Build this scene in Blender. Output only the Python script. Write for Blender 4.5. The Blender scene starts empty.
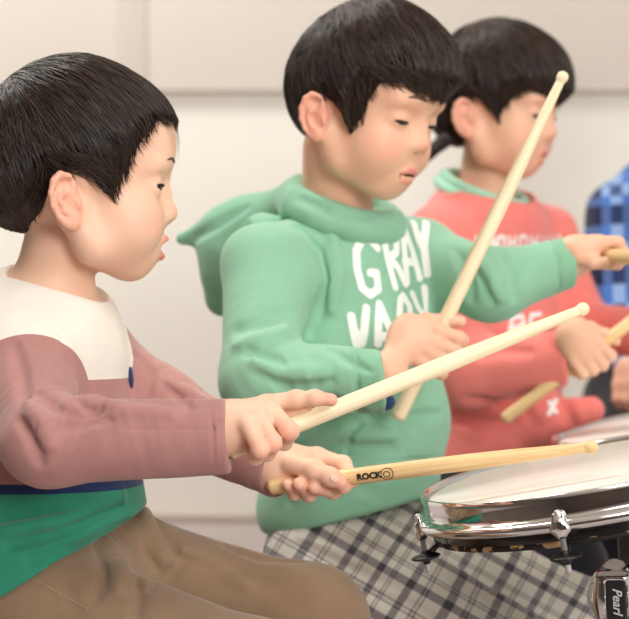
import bpy, bmesh, math, random
import numpy as np
from mathutils import Vector, Matrix
random.seed(7); rng = np.random.default_rng(7)
VQ = 1.0                      # voxel size multiplier
C = bpy.context.scene.collection
# ------------------------------------------------------------------ camera frame
FPX, CX, CY = 1800.0, 314.5, 309.5
PITCH = math.radians(6.0); CAMH = 0.84
RT = np.array([1., 0, 0]); FW = np.array([0, math.cos(PITCH), -math.sin(PITCH)]); UP = np.array([0, math.sin(PITCH), math.cos(PITCH)])
CAM = np.array([0, 0, CAMH])
def P(x, y, d): return CAM + d*FW + (x-CX)/FPX*d*RT - (y-CY)/FPX*d*UP
def V(r, u, t): return r*RT + u*UP - t*FW          # right, up, towards the viewer
def proj(p):
    q = np.asarray(p) - CAM; d = q@FW
    return np.stack([CX+FPX*(q@RT)/d, CY-FPX*(q@UP)/d, d], -1)
def nrm(v): v = np.asarray(v, float); return v/np.linalg.norm(v)
def frame(f, u):                                     # columns forward, left, up
    f = nrm(f); u = np.asarray(u, float); l = nrm(np.cross(u, f)); u = np.cross(f, l)
    return np.stack([f, l, u], 1)
# ------------------------------------------------------------------ signed distance modelling
def cap(a, b, ra, rb=None):
    a = np.asarray(a, float); b = np.asarray(b, float); rb = ra if rb is None else rb
    ba = b-a; iL = float(1/max(ba@ba, 1e-12)); a32 = a.astype(np.float32); ba32 = ba.astype(np.float32); ra = float(ra); rb = float(rb)
    def f(p):
        pa = p-(a32 if p.dtype == np.float32 else a); bb = ba32 if p.dtype == np.float32 else ba
        h = np.minimum(np.maximum((pa@bb)*iL, 0), 1)
        pa -= h[:, None]*bb
        return np.sqrt(np.einsum('ij,ij->i', pa, pa)) - (ra+(rb-ra)*h)
    f.b = ((a+b)/2, np.linalg.norm(ba)/2+max(ra, rb), min(ra, rb)); return f
def sph(c, r): return ell(c, (r, r, r))
def ell(c, r, R=None):
    c = np.asarray(c, float); r = np.asarray(r, float); c32 = c.astype(np.float32); i64 = 1/r; i32 = i64.astype(np.float32)
    R32 = None if R is None else np.asarray(R, np.float32)
    def f(p):
        lo_ = p.dtype == np.float32; q = p-(c32 if lo_ else c)
        if R is not None: q = q@(R32 if lo_ else R)
        i = i32 if lo_ else i64; q0 = q*i; q1 = q0*i
        k0 = np.sqrt(np.einsum('ij,ij->i', q0, q0)); k1 = np.sqrt(np.einsum('ij,ij->i', q1, q1))+1e-9
        return k0*(k0-1)/k1
    f.b = (c, r.max()*1.3, r.min()*.5); return f
def chain(pts, rs):
    if np.isscalar(rs): rs = [rs]*len(pts)
    return [cap(pts[i], pts[i+1], rs[i], rs[i+1]) for i in range(len(pts)-1)]
def ring(pts, r): return chain(list(pts)+[pts[0]], r)
def smin(a, b, k):
    if k <= 0: return np.minimum(a, b)
    h = np.maximum(k-np.abs(a-b), 0)/k
    return np.minimum(a, b)-h*h*k*.25
def U(k, *ch):
    ch = [c for c in ch if c is not None]
    flat = []
    for c in ch: flat += c if isinstance(c, list) else [c]
    bs = [getattr(g, 'b', None) for g in flat]; ok = all(x is not None for x in bs); nf = len(flat)
    if ok:
        Cs = np.array([x[0] for x in bs]); Rl = np.array([x[1] for x in bs]); Ru = np.array([x[2] for x in bs])
    def f(p):
        use = flat
        if nf > 2 and (len(p) == 1 or len(p) > 60):
            if len(p) == 1: c = p; rad = 0
            else: lo = p.min(0); hi = p.max(0); c = ((lo+hi)/2)[None]; rad = float(np.linalg.norm(hi-lo))/2
            if rad < .12:
                if ok:
                    dd = np.sqrt(((Cs-c)**2).sum(1)); lim = (dd-Ru).min()+2.05*rad+k
                    use = [flat[i] for i in np.flatnonzero(dd-Rl <= lim)]
                if rad > 0 and len(use) > 3:
                    ds = np.array([g(c)[0] for g in use]); lim = ds.min()+2.1*rad+k
                    use = [g for g, d in zip(use, ds) if d <= lim]
        r = use[0](p)
        for g in use[1:]: r = smin(r, g(p), k)
        return r
    if ok:
        cm = Cs.mean(0); dm = np.sqrt(((Cs-cm)**2).sum(1)); f.b = (cm, (dm+Rl).max()+k/4, (Ru-dm).max())
    return f
def _b(f, a, ex=0.0, lo=True):
    x = getattr(a, 'b', None)
    if x is not None: f.b = (x[0], x[1]+ex, -x[1]*1.2 if lo else x[2]-ex)
    return f
def SUB(k, a, b):
    def f(p):
        if len(p) == 1 or len(p) > 60:
            lo = p.min(0); hi = p.max(0); rad = float(np.linalg.norm(hi-lo))/2
            if rad < .12:
                c = ((lo+hi)/2)[None]; bb = getattr(b, 'b', None)
                if bb is not None and float(np.linalg.norm(c-bb[0]))-bb[1] > rad+k: return a(p)
                if rad > 0 and b(c)[0] > rad*1.1+k: return a(p)
        return -smin(-a(p), b(p), k)
    return _b(f, a)
def INT(k, a, b): return _b(lambda p: -smin(-a(p), -b(p), k), a)
def DISP(a, g): return _b(lambda p: a(p)-g(p), a, .012)
def OFF(a, t): return _b(lambda p: a(p)-t, a, abs(t))
def XF(node, O, R, s=1.0):
    O = np.asarray(O, float); O32 = O.astype(np.float32); Rs = np.asarray(R, float)/s; R32 = Rs.astype(np.float32); s = float(s)
    f = lambda p: node((p-O32)@R32)*s if p.dtype == np.float32 else node((p-O)@Rs)*s
    x = getattr(node, 'b', None)
    if x is not None: f.b = (O+s*(np.asarray(R, float)@np.asarray(x[0], float)), x[1]*s, x[2]*s)
    return f
def HALF(c, n): c = np.asarray(c, float); n = nrm(n); return lambda p: (p-c)@n
def wrinkle(c, sig, dirn, freq, amp, warp=1.2, seed=0):
    c = np.asarray(c, float); dirn = nrm(dirn)
    def g(p):
        q = p-c; d2 = np.einsum('ij,ij->i', q, q); m = d2 < (2.6*sig)**2; r = np.zeros(len(p), p.dtype)
        if m.any():
            w = q[m]; ph = w@dirn*freq+warp*fbm(w, .35*freq, 1.0, seed, 1); sn = np.sin(ph)
            r[m] = amp*np.exp(-d2[m]/sig**2)*(np.abs(sn)**.8*np.sign(sn)*.55+.45-.9*np.abs(np.sin(ph*.5+.8))**3)
        return r
    return g
def DISPS(a, *gs): return DISP(a, lambda p: sum(g(p) for g in gs))
def grad(node, p, e=6e-4):
    g = np.zeros_like(p)
    for s in ((1, -1, -1), (-1, -1, 1), (-1, 1, -1), (1, 1, 1)):
        s = np.array(s, float); g += s*node(p+s*e)[:, None]
    return g/(np.linalg.norm(g, axis=1)[:, None]+1e-12)
def wav(p, *comps):
    r = 0
    for (d, fr, ph, am) in comps: r = r+am*np.sin(p@(np.asarray(d, float)*fr)+ph)
    return r
def fbm(p, fr, am, seed=0, oct=3):                   # cheap smooth noise from warped sines
    r = np.zeros(len(p)); g = np.random.default_rng(seed)
    for o in range(oct):
        for _ in range(3):
            d = nrm(g.normal(size=3)); d2 = nrm(g.normal(size=3)); ph = g.uniform(0, 6.28, 2)
            r += am/(1.7**o)*np.sin(p@d*fr*2**o+ph[0]+1.3*np.sin(p@d2*fr*2**o*.7+ph[1]))/2
    return r
def trace(node, x, y, d0=1.2, d1=3.2):               # first surface point along a view ray
    x = np.atleast_1d(np.asarray(x, float)); y = np.atleast_1d(np.asarray(y, float))
    dirs = FW[None]+((x-CX)/FPX)[:, None]*RT-((y-CY)/FPX)[:, None]*UP
    d = np.full(len(x), d0)
    for _ in range(60):
        s = node(CAM+d[:, None]*dirs); d = np.where(d < d1, d+s*.85, d)
        if np.all((np.abs(s) < 3e-5) | (d >= d1)): break
    ok = d < d1
    return CAM+d[:, None]*dirs, ok
def march(node, p, dirn, n=28):                      # surface point from p along dirn
    p = np.array(p, float); dirn = np.asarray(dirn, float)
    for _ in range(min(n, 28)): p = p+node(p)[:, None]*.9*dirn
    return p
def strokes(node, lines, r):                         # fold lines drawn along a surface
    out = []; jobs = []
    for ln in lines:
        rr = r
        if isinstance(ln[0], (int, float)): rr = ln[0]; ln = ln[1:]
        a = np.array(ln, float); t = np.linspace(0, len(a)-1, 3*(len(a)-1)+1)
        jobs.append((rr, np.interp(t, range(len(a)), a[:, 0]), np.interp(t, range(len(a)), a[:, 1])))
    Q, OK = trace(node, np.concatenate([j[1] for j in jobs]), np.concatenate([j[2] for j in jobs])); i0 = 0
    for rr, x, y in jobs:
        q = Q[i0:i0+len(x)][OK[i0:i0+len(x)]]; i0 += len(x)
        if len(q) < 2: continue
        n = len(q); w = np.sin(np.linspace(.25, math.pi-.25, n))**.6
        for i in range(n-1):
            if np.linalg.norm(q[i+1]-q[i]) < .05: out.append(cap(q[i], q[i+1], rr*w[i], rr*w[i+1]))
    return out
def carve(node, lines, r, k): s = strokes(node, lines, r); return SUB(k, node, U(0, s)) if s else node
def raise_(node, lines, r, k): s = strokes(node, lines, r); return U(k, node, U(0, s)) if s else node

def sdf_mesh(node, lo, hi, h, newton=2):
    h = h*VQ; lo = np.asarray(lo, float); hi = np.asarray(hi, float); B = 10
    nb = np.ceil((hi-lo)/h/B).astype(int)+0; nb = np.maximum(nb, 1); n = nb*B
    vals = np.empty(n, np.float32)
    bi = np.stack(np.meshgrid(*[np.arange(k) for k in nb], indexing='ij'), -1).reshape(-1, 3)
    cen = lo+(bi*B+(B-1)/2)*h
    dc = np.concatenate([node(c) for c in np.array_split(cen, max(1, len(cen)//20000))])
    loc = np.stack(np.meshgrid(*[np.arange(B)]*3, indexing='ij'), -1).reshape(-1, 3)*h
    thr = math.sqrt(3)*B*h/2*1.35+h
    for b, d in zip(bi, dc):
        sl = tuple(slice(i*B, i*B+B) for i in b)
        if abs(d) > thr: vals[sl] = 1 if d > 0 else -1
        else: vals[sl] = node((lo+b*B*h+loc).astype(np.float32)).reshape(B, B, B)
    s = vals < 0
    c = np.zeros(n-1, np.uint8)
    for i in (0, 1):
        for j in (0, 1):
            for k in (0, 1): c += s[i:n[0]-1+i, j:n[1]-1+j, k:n[2]-1+k]
    act = (c > 0) & (c < 8); idx = np.argwhere(act)
    cid = np.full(n-1, -1, np.int32); cid[act] = np.arange(len(idx))
    acc = np.zeros((len(idx), 3)); cnt = np.zeros(len(idx))
    cor = [(i, j, k) for i in (0, 1) for j in (0, 1) for k in (0, 1)]
    cv = {o: vals[idx[:, 0]+o[0], idx[:, 1]+o[1], idx[:, 2]+o[2]].astype(float) for o in cor}
    for o in cor:
        for ax in range(3):
            if o[ax]: continue
            o2 = list(o); o2[ax] = 1; o2 = tuple(o2)
            a, b = cv[o], cv[o2]; m = (a < 0) != (b < 0)
            t = np.where(m, a/np.where(m, a-b, 1), 0)
            q = np.tile(np.array(o, float), (len(idx), 1)); q[:, ax] += t
            acc += q*m[:, None]; cnt += m
    v = lo+(idx+acc/cnt[:, None])*h
    quads = []
    for ax in range(3):
        a1, a2 = (ax+1) % 3, (ax+2) % 3
        sa = [slice(None)]*3; sb = [slice(None)]*3; sa[ax] = slice(0, -1); sb[ax] = slice(1, None)
        A = s[tuple(sa)]; Bv = s[tuple(sb)]
        e = np.argwhere(A != Bv)
        e = e[(e[:, a1] > 0) & (e[:, a2] > 0) & (e[:, a1] < n[a1]-1) & (e[:, a2] < n[a2]-1)]
        if not len(e): continue
        fl = A[e[:, 0], e[:, 1], e[:, 2]]
        def cc(d1, d2):
            q = e.copy(); q[:, a1] -= d1; q[:, a2] -= d2; return cid[q[:, 0], q[:, 1], q[:, 2]]
        qd = np.stack([cc(1, 1), cc(0, 1), cc(0, 0), cc(1, 0)], 1)
        qd[~fl] = qd[~fl][:, ::-1]; quads.append(qd)
    quads = np.concatenate(quads); quads = quads[(quads >= 0).all(1)]
    if newton:
        fr = acc/cnt[:, None]; x, y, z = fr.T; g = np.zeros((len(idx), 3))
        for o in cor:
            w = [x if o[0] else 1-x, y if o[1] else 1-y, z if o[2] else 1-z]; sg = [1 if k else -1 for k in o]
            g[:, 0] += cv[o]*sg[0]*w[1]*w[2]; g[:, 1] += cv[o]*sg[1]*w[0]*w[2]; g[:, 2] += cv[o]*sg[2]*w[0]*w[1]
        g /= np.linalg.norm(g, axis=1)[:, None]+1e-12
        key = (idx//16) @ np.array([1000000, 1000, 1]); order = np.argsort(key, kind='stable')
        for gi in np.split(order, np.flatnonzero(np.diff(key[order]))+1):
            d = node(v[gi]); v[gi] -= np.clip(d, -h*.6, h*.6)[:, None]*g[gi]
    return v, quads

def mk(name, v, faces, mat=None, parent=None, smooth=True):
    me = bpy.data.meshes.new(name)
    if isinstance(faces, np.ndarray) and len(faces):
        k = faces.shape[1]; nf = len(faces)
        me.vertices.add(len(v)); me.vertices.foreach_set('co', np.asarray(v, np.float32).ravel())
        me.loops.add(nf*k); me.loops.foreach_set('vertex_index', faces.astype(np.int32).ravel())
        me.polygons.add(nf); me.polygons.foreach_set('loop_start', np.arange(0, nf*k, k, dtype=np.int32))
        me.update(calc_edges=True); me.validate()
    else: me.from_pydata([tuple(q) for q in v], [], [tuple(f) for f in faces]); me.update()
    if smooth: me.polygons.foreach_set('use_smooth', [True]*len(me.polygons))
    o = bpy.data.objects.new(name, me); C.objects.link(o)
    if mat: me.materials.append(mat)
    if parent: attach(o, parent)
    return o
def attach(o, parent):
    o.parent = parent; bpy.context.view_layer.update(); o.matrix_parent_inverse = parent.matrix_world.inverted()
def tag(o, label=None, cat=None, group=None, kind=None):
    for k, x in (('label', label), ('category', cat), ('group', group), ('kind', kind)):
        if x: o[k] = x
    return o
def empty(name, loc, label=None, cat=None, group=None):
    o = bpy.data.objects.new(name, None); o.empty_display_size = .05; C.objects.link(o); o.location = tuple(loc)
    bpy.context.view_layer.update(); return tag(o, label, cat, group)
def attr(o, name, arr):
    me = o.data; arr = np.asarray(arr, np.float32)
    if arr.ndim == 1: a = me.attributes.new(name, 'FLOAT', 'POINT'); a.data.foreach_set('value', arr)
    else: a = me.attributes.new(name, 'FLOAT_VECTOR', 'POINT'); a.data.foreach_set('vector', arr.ravel())
def split(v, q, f):
    """cut a quad mesh exactly along f=0; returns (v,tris) inside f<0 and outside"""
    t = np.concatenate([q[:, [0, 1, 2]], q[:, [0, 2, 3]]]) if q.shape[1] == 4 else q
    f = np.where(np.abs(f) < 1e-9, 1e-9, f); s = f < 0; k = s[t].sum(1)
    ins = list(map(tuple, t[k == 3])); outs = list(map(tuple, t[k == 0])); nv = [v]; ex = {}; base = len(v); extra = []
    def ep(a, b):
        key = (a, b) if a < b else (b, a)
        if key not in ex:
            w = f[a]/(f[a]-f[b]); ex[key] = base+len(extra); extra.append(v[a]+(v[b]-v[a])*w)
        return ex[key]
    for tri in t[(k == 1) | (k == 2)]:
        ss = s[tri]; one = ss.sum() == 1
        i = int(np.flatnonzero(ss if one else ~ss)[0]); a, b, c = int(tri[i]), int(tri[(i+1) % 3]), int(tri[(i+2) % 3])
        x, y = ep(a, b), ep(a, c); T1 = [(a, x, y)]; T2 = [(x, b, c), (x, c, y)]
        (ins if one else outs).extend(T1); (outs if one else ins).extend(T2)
    vv = np.concatenate([v, np.array(extra)]) if extra else v
    def comp(tr):
        if not tr: return np.zeros((0, 3)), np.zeros((0, 3), int)
        tr = np.array(tr); u, inv = np.unique(tr, return_inverse=True); return vv[u], inv.reshape(-1, 3)
    return comp(ins), comp(outs)
# ------------------------------------------------------------------ tubes, strands, lathes
def tube_mesh(paths, radii, sides=5):
    """paths (n,m,3), radii (n,m): n tubes in one vertex/face set"""
    n, m, _ = paths.shape
    tg = np.gradient(paths, axis=1); tg /= np.linalg.norm(tg, axis=2, keepdims=True)+1e-12
    ref = np.where(np.abs(tg[..., 2:3]) > .9, np.array([1., 0, 0]), np.array([0, 0, 1.]))
    a = np.cross(tg, ref); a /= np.linalg.norm(a, axis=2, keepdims=True)+1e-12; b = np.cross(tg, a)
    th = np.arange(sides)*2*math.pi/sides
    vs = paths[:, :, None]+radii[:, :, None, None]*(np.cos(th)[:, None]*a[:, :, None]+np.sin(th)[:, None]*b[:, :, None])
    base = (np.arange(n)*m*sides)[:, None, None]+(np.arange(m-1)*sides)[None, :, None]
    k = np.arange(sides); k2 = (k+1) % sides
    q = np.stack([base+k, base+k2, base+sides+k2, base+sides+k], -1).reshape(-1, 4)
    return vs.reshape(-1, 3), q
def lathe(name, prof, mat, parent=None, M=None, n=48, smooth=True, closed=False):
    """prof list of (r,z); M 4x4 numpy or None"""
    v = []; f = []; m = len(prof)
    for i in range(n):
        t = 2*math.pi*i/n
        v += [(r*math.cos(t), r*math.sin(t), z) for r, z in prof]
    for i in range(n):
        j = (i+1) % n
        for k in range(m if closed else m-1): k2 = (k+1) % m; f.append((i*m+k, j*m+k, j*m+k2, i*m+k2))
    v = np.array(v)
    if M is not None: v = v@M[:3, :3].T+M[:3, 3]
    return mk(name, v, f, mat, parent, smooth)
def mat4(O, R): M = np.eye(4); M[:3, :3] = R; M[:3, 3] = O; return M
def axis_frame(z, hint=(0, 0, 1)):
    z = nrm(z); x = np.cross(hint, z)
    if np.linalg.norm(x) < 1e-3: x = np.cross((1, 0, 0), z)
    x = nrm(x); return np.stack([x, np.cross(z, x), z], 1)
def box_v(lo, hi):
    (a, b, c), (d, e, g) = lo, hi
    v = [(a, b, c), (d, b, c), (d, e, c), (a, e, c), (a, b, g), (d, b, g), (d, e, g), (a, e, g)]
    f = [(0, 3, 2, 1), (4, 5, 6, 7), (0, 1, 5, 4), (1, 2, 6, 5), (2, 3, 7, 6), (3, 0, 4, 7)]
    return np.array(v, float), f
def box(name, lo, hi, mat, parent=None, M=None, bevel=0):
    v, f = box_v(lo, hi)
    if M is not None: v = v@M[:3, :3].T+M[:3, 3]
    if bevel:
        bm = bmesh.new(); vs = [bm.verts.new(tuple(q)) for q in v]
        for ff in f: bm.faces.new([vs[i] for i in ff])
        bmesh.ops.bevel(bm, geom=bm.edges[:], offset=bevel, segments=2, affect='EDGES', profile=.6)
        me = bpy.data.meshes.new(name); bm.to_mesh(me); bm.free(); me.polygons.foreach_set('use_smooth', [True]*len(me.polygons))
        o = bpy.data.objects.new(name, me); C.objects.link(o); me.materials.append(mat)
        if parent: attach(o, parent)
        return o
    return mk(name, v, f, mat, parent, False)
# ------------------------------------------------------------------ materials
def srgb(r, g, b):
    f = lambda c: (c/255/12.92) if c/255 <= .04045 else ((c/255+.055)/1.055)**2.4
    return (f(r), f(g), f(b), 1)
class Mt:
    def __init__(s, name, col=(.8, .8, .8, 1), rough=.5, metal=0, **kw):
        s.m = bpy.data.materials.new(name); s.m.use_nodes = True; s.nt = s.m.node_tree
        s.b = s.nt.nodes['Principled BSDF']; s.b.inputs['Base Color'].default_value = col
        s.b.inputs['Roughness'].default_value = rough; s.b.inputs['Metallic'].default_value = metal
        for k, v in kw.items(): s.b.inputs[k.replace('_', ' ')].default_value = v
    def n(s, t, **kw):
        x = s.nt.nodes.new(t)
        for k, v in kw.items():
            if hasattr(x, k) and not k[0].isupper(): setattr(x, k, v)
            else: x.inputs[k.replace('_', ' ')].default_value = v
        return x
    def l(s, a, b): s.nt.links.new(a, b)
    def math(s, op, a, b=None, c=None):
        x = s.nt.nodes.new('ShaderNodeMath'); x.operation = op
        for i, q in enumerate((a, b, c)):
            if q is None: continue
            if isinstance(q, (int, float)): x.inputs[i].default_value = q
            else: s.l(q, x.inputs[i])
        return x.outputs[0]
    def coord(s): return s.n('ShaderNodeTexCoord').outputs['Object']
    def noise(s, scale, detail=3, vec=None):
        x = s.n('ShaderNodeTexNoise', Scale=scale, Detail=detail); s.l(vec or s.coord(), x.inputs['Vector']); return x.outputs['Fac']
    def mix(s, fac, a, b):
        x = s.n('ShaderNodeMix', data_type='RGBA')
        for i, q in ((0, fac), (6, a), (7, b)):
            if isinstance(q, (int, float, tuple)): x.inputs[i].default_value = q
            else: s.l(q, x.inputs[i])
        return x.outputs[2]
    def ramp(s, fac, stops):
        x = s.n('ShaderNodeValToRGB'); e = x.color_ramp.elements
        while len(e) < len(stops): e.new(.5)
        for q, (p, c) in zip(e, stops): q.position = p; q.color = c
        s.l(fac, x.inputs[0]); return x.outputs[0]
    def color(s, sock): s.l(sock, s.b.inputs['Base Color']); return s
    def bump(s, h, strength=.3, dist=.001):
        x = s.n('ShaderNodeBump', Strength=strength, Distance=dist); s.l(h, x.inputs['Height']); s.l(x.outputs[0], s.b.inputs['Normal']); return s
def mul(c, k): return (c[0]*k, c[1]*k, c[2]*k, 1)
def fabric(name, col, var=.12, weave=900, rough=.92, bump=.25, sheen=.25):
    t = Mt(name, col, rough, Sheen_Weight=sheen, Sheen_Roughness=.5, Specular_IOR_Level=.15)
    co = t.coord(); n = t.noise(35, 4, co)
    fine = t.noise(weave, 2, co)
    f = t.math('ADD', t.math('MULTIPLY', n, .6), t.math('MULTIPLY', fine, .4))
    t.color(t.ramp(f, [(.3, mul(col, 1-var)), (.7, mul(col, 1+var))])).bump(fine, bump, .0006)
    return t.m
def skin_mat(name, base, pink, lip, dark):
    t = Mt(name, base, .46, Subsurface_Weight=.16, Subsurface_Scale=.01, Specular_IOR_Level=.35)
    t.b.inputs['Subsurface Radius'].default_value = (1, .35, .2)
    a = t.n('ShaderNodeAttribute', attribute_name='tint'); sx = t.n('ShaderNodeSeparateXYZ'); t.l(a.outputs['Vector'], sx.inputs[0])
    nz = t.noise(60, 3)
    c = t.mix(t.math('MULTIPLY', nz, .22), base, pink)
    c = t.mix(sx.outputs[0], c, pink); c = t.mix(sx.outputs[1], c, lip); c = t.mix(sx.outputs[2], c, dark)
    t.color(c).bump(t.noise(900, 2), .06, .0004)
    return t.m
M = {}
M['skin'] = skin_mat('skin', srgb(241, 200, 172), srgb(238, 160, 138), srgb(222, 134, 122), srgb(96, 48, 40))
M['skin_warm'] = skin_mat('skin warm', srgb(239, 192, 162), srgb(237, 154, 134), srgb(220, 124, 118), srgb(96, 48, 40))
def hair_mat():
    t = Mt('black brown hair', srgb(38, 27, 23), .36, Specular_IOR_Level=.42, Anisotropic=.5)
    a = t.n('ShaderNodeAttribute', attribute_name='shade')
    t.color(t.mix(a.outputs['Fac'], srgb(25, 18, 13), srgb(64, 46, 35)))
    return t.m
M['hair'] = hair_mat()
M['hair_cap'] = Mt('hair under layer', srgb(30, 22, 17), .5, Specular_IOR_Level=.3).m
M['brow'] = Mt('eyebrow hair', srgb(96, 70, 55), .8).m
M['nail'] = Mt('fingernail', srgb(240, 196, 178), .3).m
M['eye_white'] = Mt('eye white', srgb(236, 230, 224), .12).m
M['iris'] = Mt('dark brown iris', srgb(30, 18, 13), .08).m
M['lash'] = Mt('eyelash', srgb(26, 18, 16), .6).m
M['mouth'] = Mt('mouth inside', srgb(92, 38, 36), .5).m
M['tooth'] = Mt('tooth', srgb(240, 236, 225), .2).m
M['maroon'] = fabric('dusty maroon jersey', srgb(176, 128, 122), .10)
M['cream'] = fabric('cream jersey', srgb(238, 230, 218), .05)
M['teal'] = fabric('green jersey', srgb(50, 136, 108), .1)
M['navy'] = fabric('navy cotton', srgb(38, 54, 96), .1)
M['mint'] = fabric('mint green sweatshirt', srgb(142, 193, 163), .06, bump=.3)
M['mint_rib'] = fabric('mint green ribbing', srgb(134, 186, 154), .08, bump=.3)
M['white_print'] = Mt('white flock print', srgb(246, 248, 244), .8).m
M['coral'] = fabric('coral jersey', srgb(238, 132, 124), .07)
M['mint_trim'] = fabric('pale green collar', srgb(164, 214, 186), .06)
M['dark_trousers'] = fabric('black cotton trousers', srgb(34, 32, 40), .15)
M['cord'] = fabric('brown corduroy', srgb(144, 118, 94), .12, weave=1400, bump=.4)
M['stitch'] = fabric('pale stitching', srgb(160, 134, 108), .1)
def plaid(name, base, lines, stripe, freq, axes, w=.16, thin=.05, dist=.012, stops=None):
    t = Mt(name, base, .92, Sheen_Weight=.2, Specular_IOR_Level=.15)
    a = t.n('ShaderNodeAttribute', attribute_name='cloth'); sx = t.n('ShaderNodeSeparateXYZ'); t.l(a.outputs['Vector'], sx.inputs[0])
    c = None; tot = None
    for i in (0, 1):
        u = t.math('MULTIPLY', sx.outputs[i], freq); fr = t.math('FRACT', u)
        d = t.math('ABSOLUTE', t.math('SUBTRACT', fr, .35))
        wide = t.math('LESS_THAN', d, w/2); 
        d2 = t.math('ABSOLUTE', t.math('SUBTRACT', fr, .72)); th = t.math('LESS_THAN', d2, thin/2)
        d3 = t.math('ABSOLUTE', t.math('SUBTRACT', fr, .82)); th2 = t.math('LESS_THAN', d3, thin/2)
        x = t.math('ADD', t.math('MULTIPLY', wide, .42), t.math('MULTIPLY', t.math('MAXIMUM', th, th2), .3))
        tot = x if tot is None else t.math('ADD', tot, x)
    tot = t.math('MINIMUM', tot, 1)
    n = t.noise(1200, 2); f = t.math('MULTIPLY_ADD', t.math('SUBTRACT', n, .5), .12, tot)
    t.color(t.ramp(f, stops or [(0, base), (.45, lines), (.9, stripe)])).bump(n, .25, .0006)
    return t.m
M['plaid'] = plaid('cream and charcoal plaid flannel', srgb(216, 210, 198), srgb(134, 128, 130), srgb(60, 57, 68), 25, None, .22, .06)
M['blue_plaid'] = plaid('blue and white plaid flannel', srgb(78, 124, 192), srgb(34, 52, 104), srgb(20, 26, 52), 11, None, .34, .09, stops=[(0, srgb(70, 112, 182)), (.10, srgb(76, 118, 186)), (.27, srgb(150, 176, 214)), (.34, srgb(120, 152, 204)), (.45, srgb(40, 62, 118)), (.85, srgb(20, 26, 54))])
def wood(name, col, dark, ax=2):
    t = Mt(name, col, .42, Specular_IOR_Level=.35)
    co = t.coord(); mp = t.n('ShaderNodeMapping'); t.l(co, mp.inputs[0]); sc = [420, 420, 420]; sc[ax] = 14; mp.inputs['Scale'].default_value = sc
    t.color(t.ramp(t.noise(1, 4, mp.outputs[0]), [(.3, dark), (.65, col)])); return t.m
M['maple'] = wood('pale maple', srgb(250, 236, 202), srgb(240, 218, 176))
M['hickory'] = wood('honey hickory', srgb(244, 212, 160), srgb(226, 184, 128))
M['ink'] = Mt('black ink', srgb(34, 26, 20), .6).m
M['chrome'] = Mt('chrome', (.82, .82, .83, 1), .07, 1).m
M['steel'] = Mt('dull steel', (.72, .71, .70, 1), .38, .75).m
def drumhead():
    t = Mt('white coated drumhead', srgb(240, 238, 230), .42, Specular_IOR_Level=.5, Coat_Weight=.12, Coat_Roughness=.2)
    t.color(t.ramp(t.noise(14, 5), [(.35, srgb(240, 237, 226)), (.65, srgb(250, 248, 242))])); return t.m
M['drumhead'] = drumhead()
M['black_shell'] = Mt('black lacquered shell', srgb(26, 22, 22), .25, Coat_Weight=.5).m
def worn():
    t = Mt('worn wood bearing edge', srgb(200, 160, 112), .6)
    t.color(t.ramp(t.noise(70, 5), [(.56, srgb(24, 18, 16)), (.60, srgb(206, 164, 116))])); return t.m
M['worn'] = worn()
M['black'] = Mt('black plastic', srgb(24, 23, 24), .4).m
M['badge_ink'] = Mt('silver badge lettering', srgb(220, 220, 220), .35, .3).m
def wallmat(name, c, v=.02):
    t = Mt(name, c, .85, Specular_IOR_Level=.2); n = t.noise(2.5, 3); t.color(t.ramp(n, [(.3, mul(c, 1-v)), (.7, mul(c, 1+v))])).bump(t.noise(160, 3), .05, .002); return t.m
M['wall'] = wallmat('ivory wall paint', srgb(240, 236, 226)); M['panel'] = wallmat('beige acoustic panel', srgb(222, 214, 203)); M['panel2'] = wallmat('darker beige panel strip', srgb(214, 205, 193))
M['unseen'] = wallmat('taupe curtain wall', srgb(104, 94, 86), .1)  # for walls out of view, kept dark to darken the chrome hoop reflections
M['floor'] = wallmat('grey vinyl floor', srgb(172, 160, 158), .05); M['base'] = wallmat('grey skirting', srgb(186, 172, 160))
M['seat'] = Mt('black vinyl', srgb(26, 25, 27), .45).m
M['shoe'] = Mt('white rubber shoe', srgb(210, 208, 204), .6).m
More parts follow.
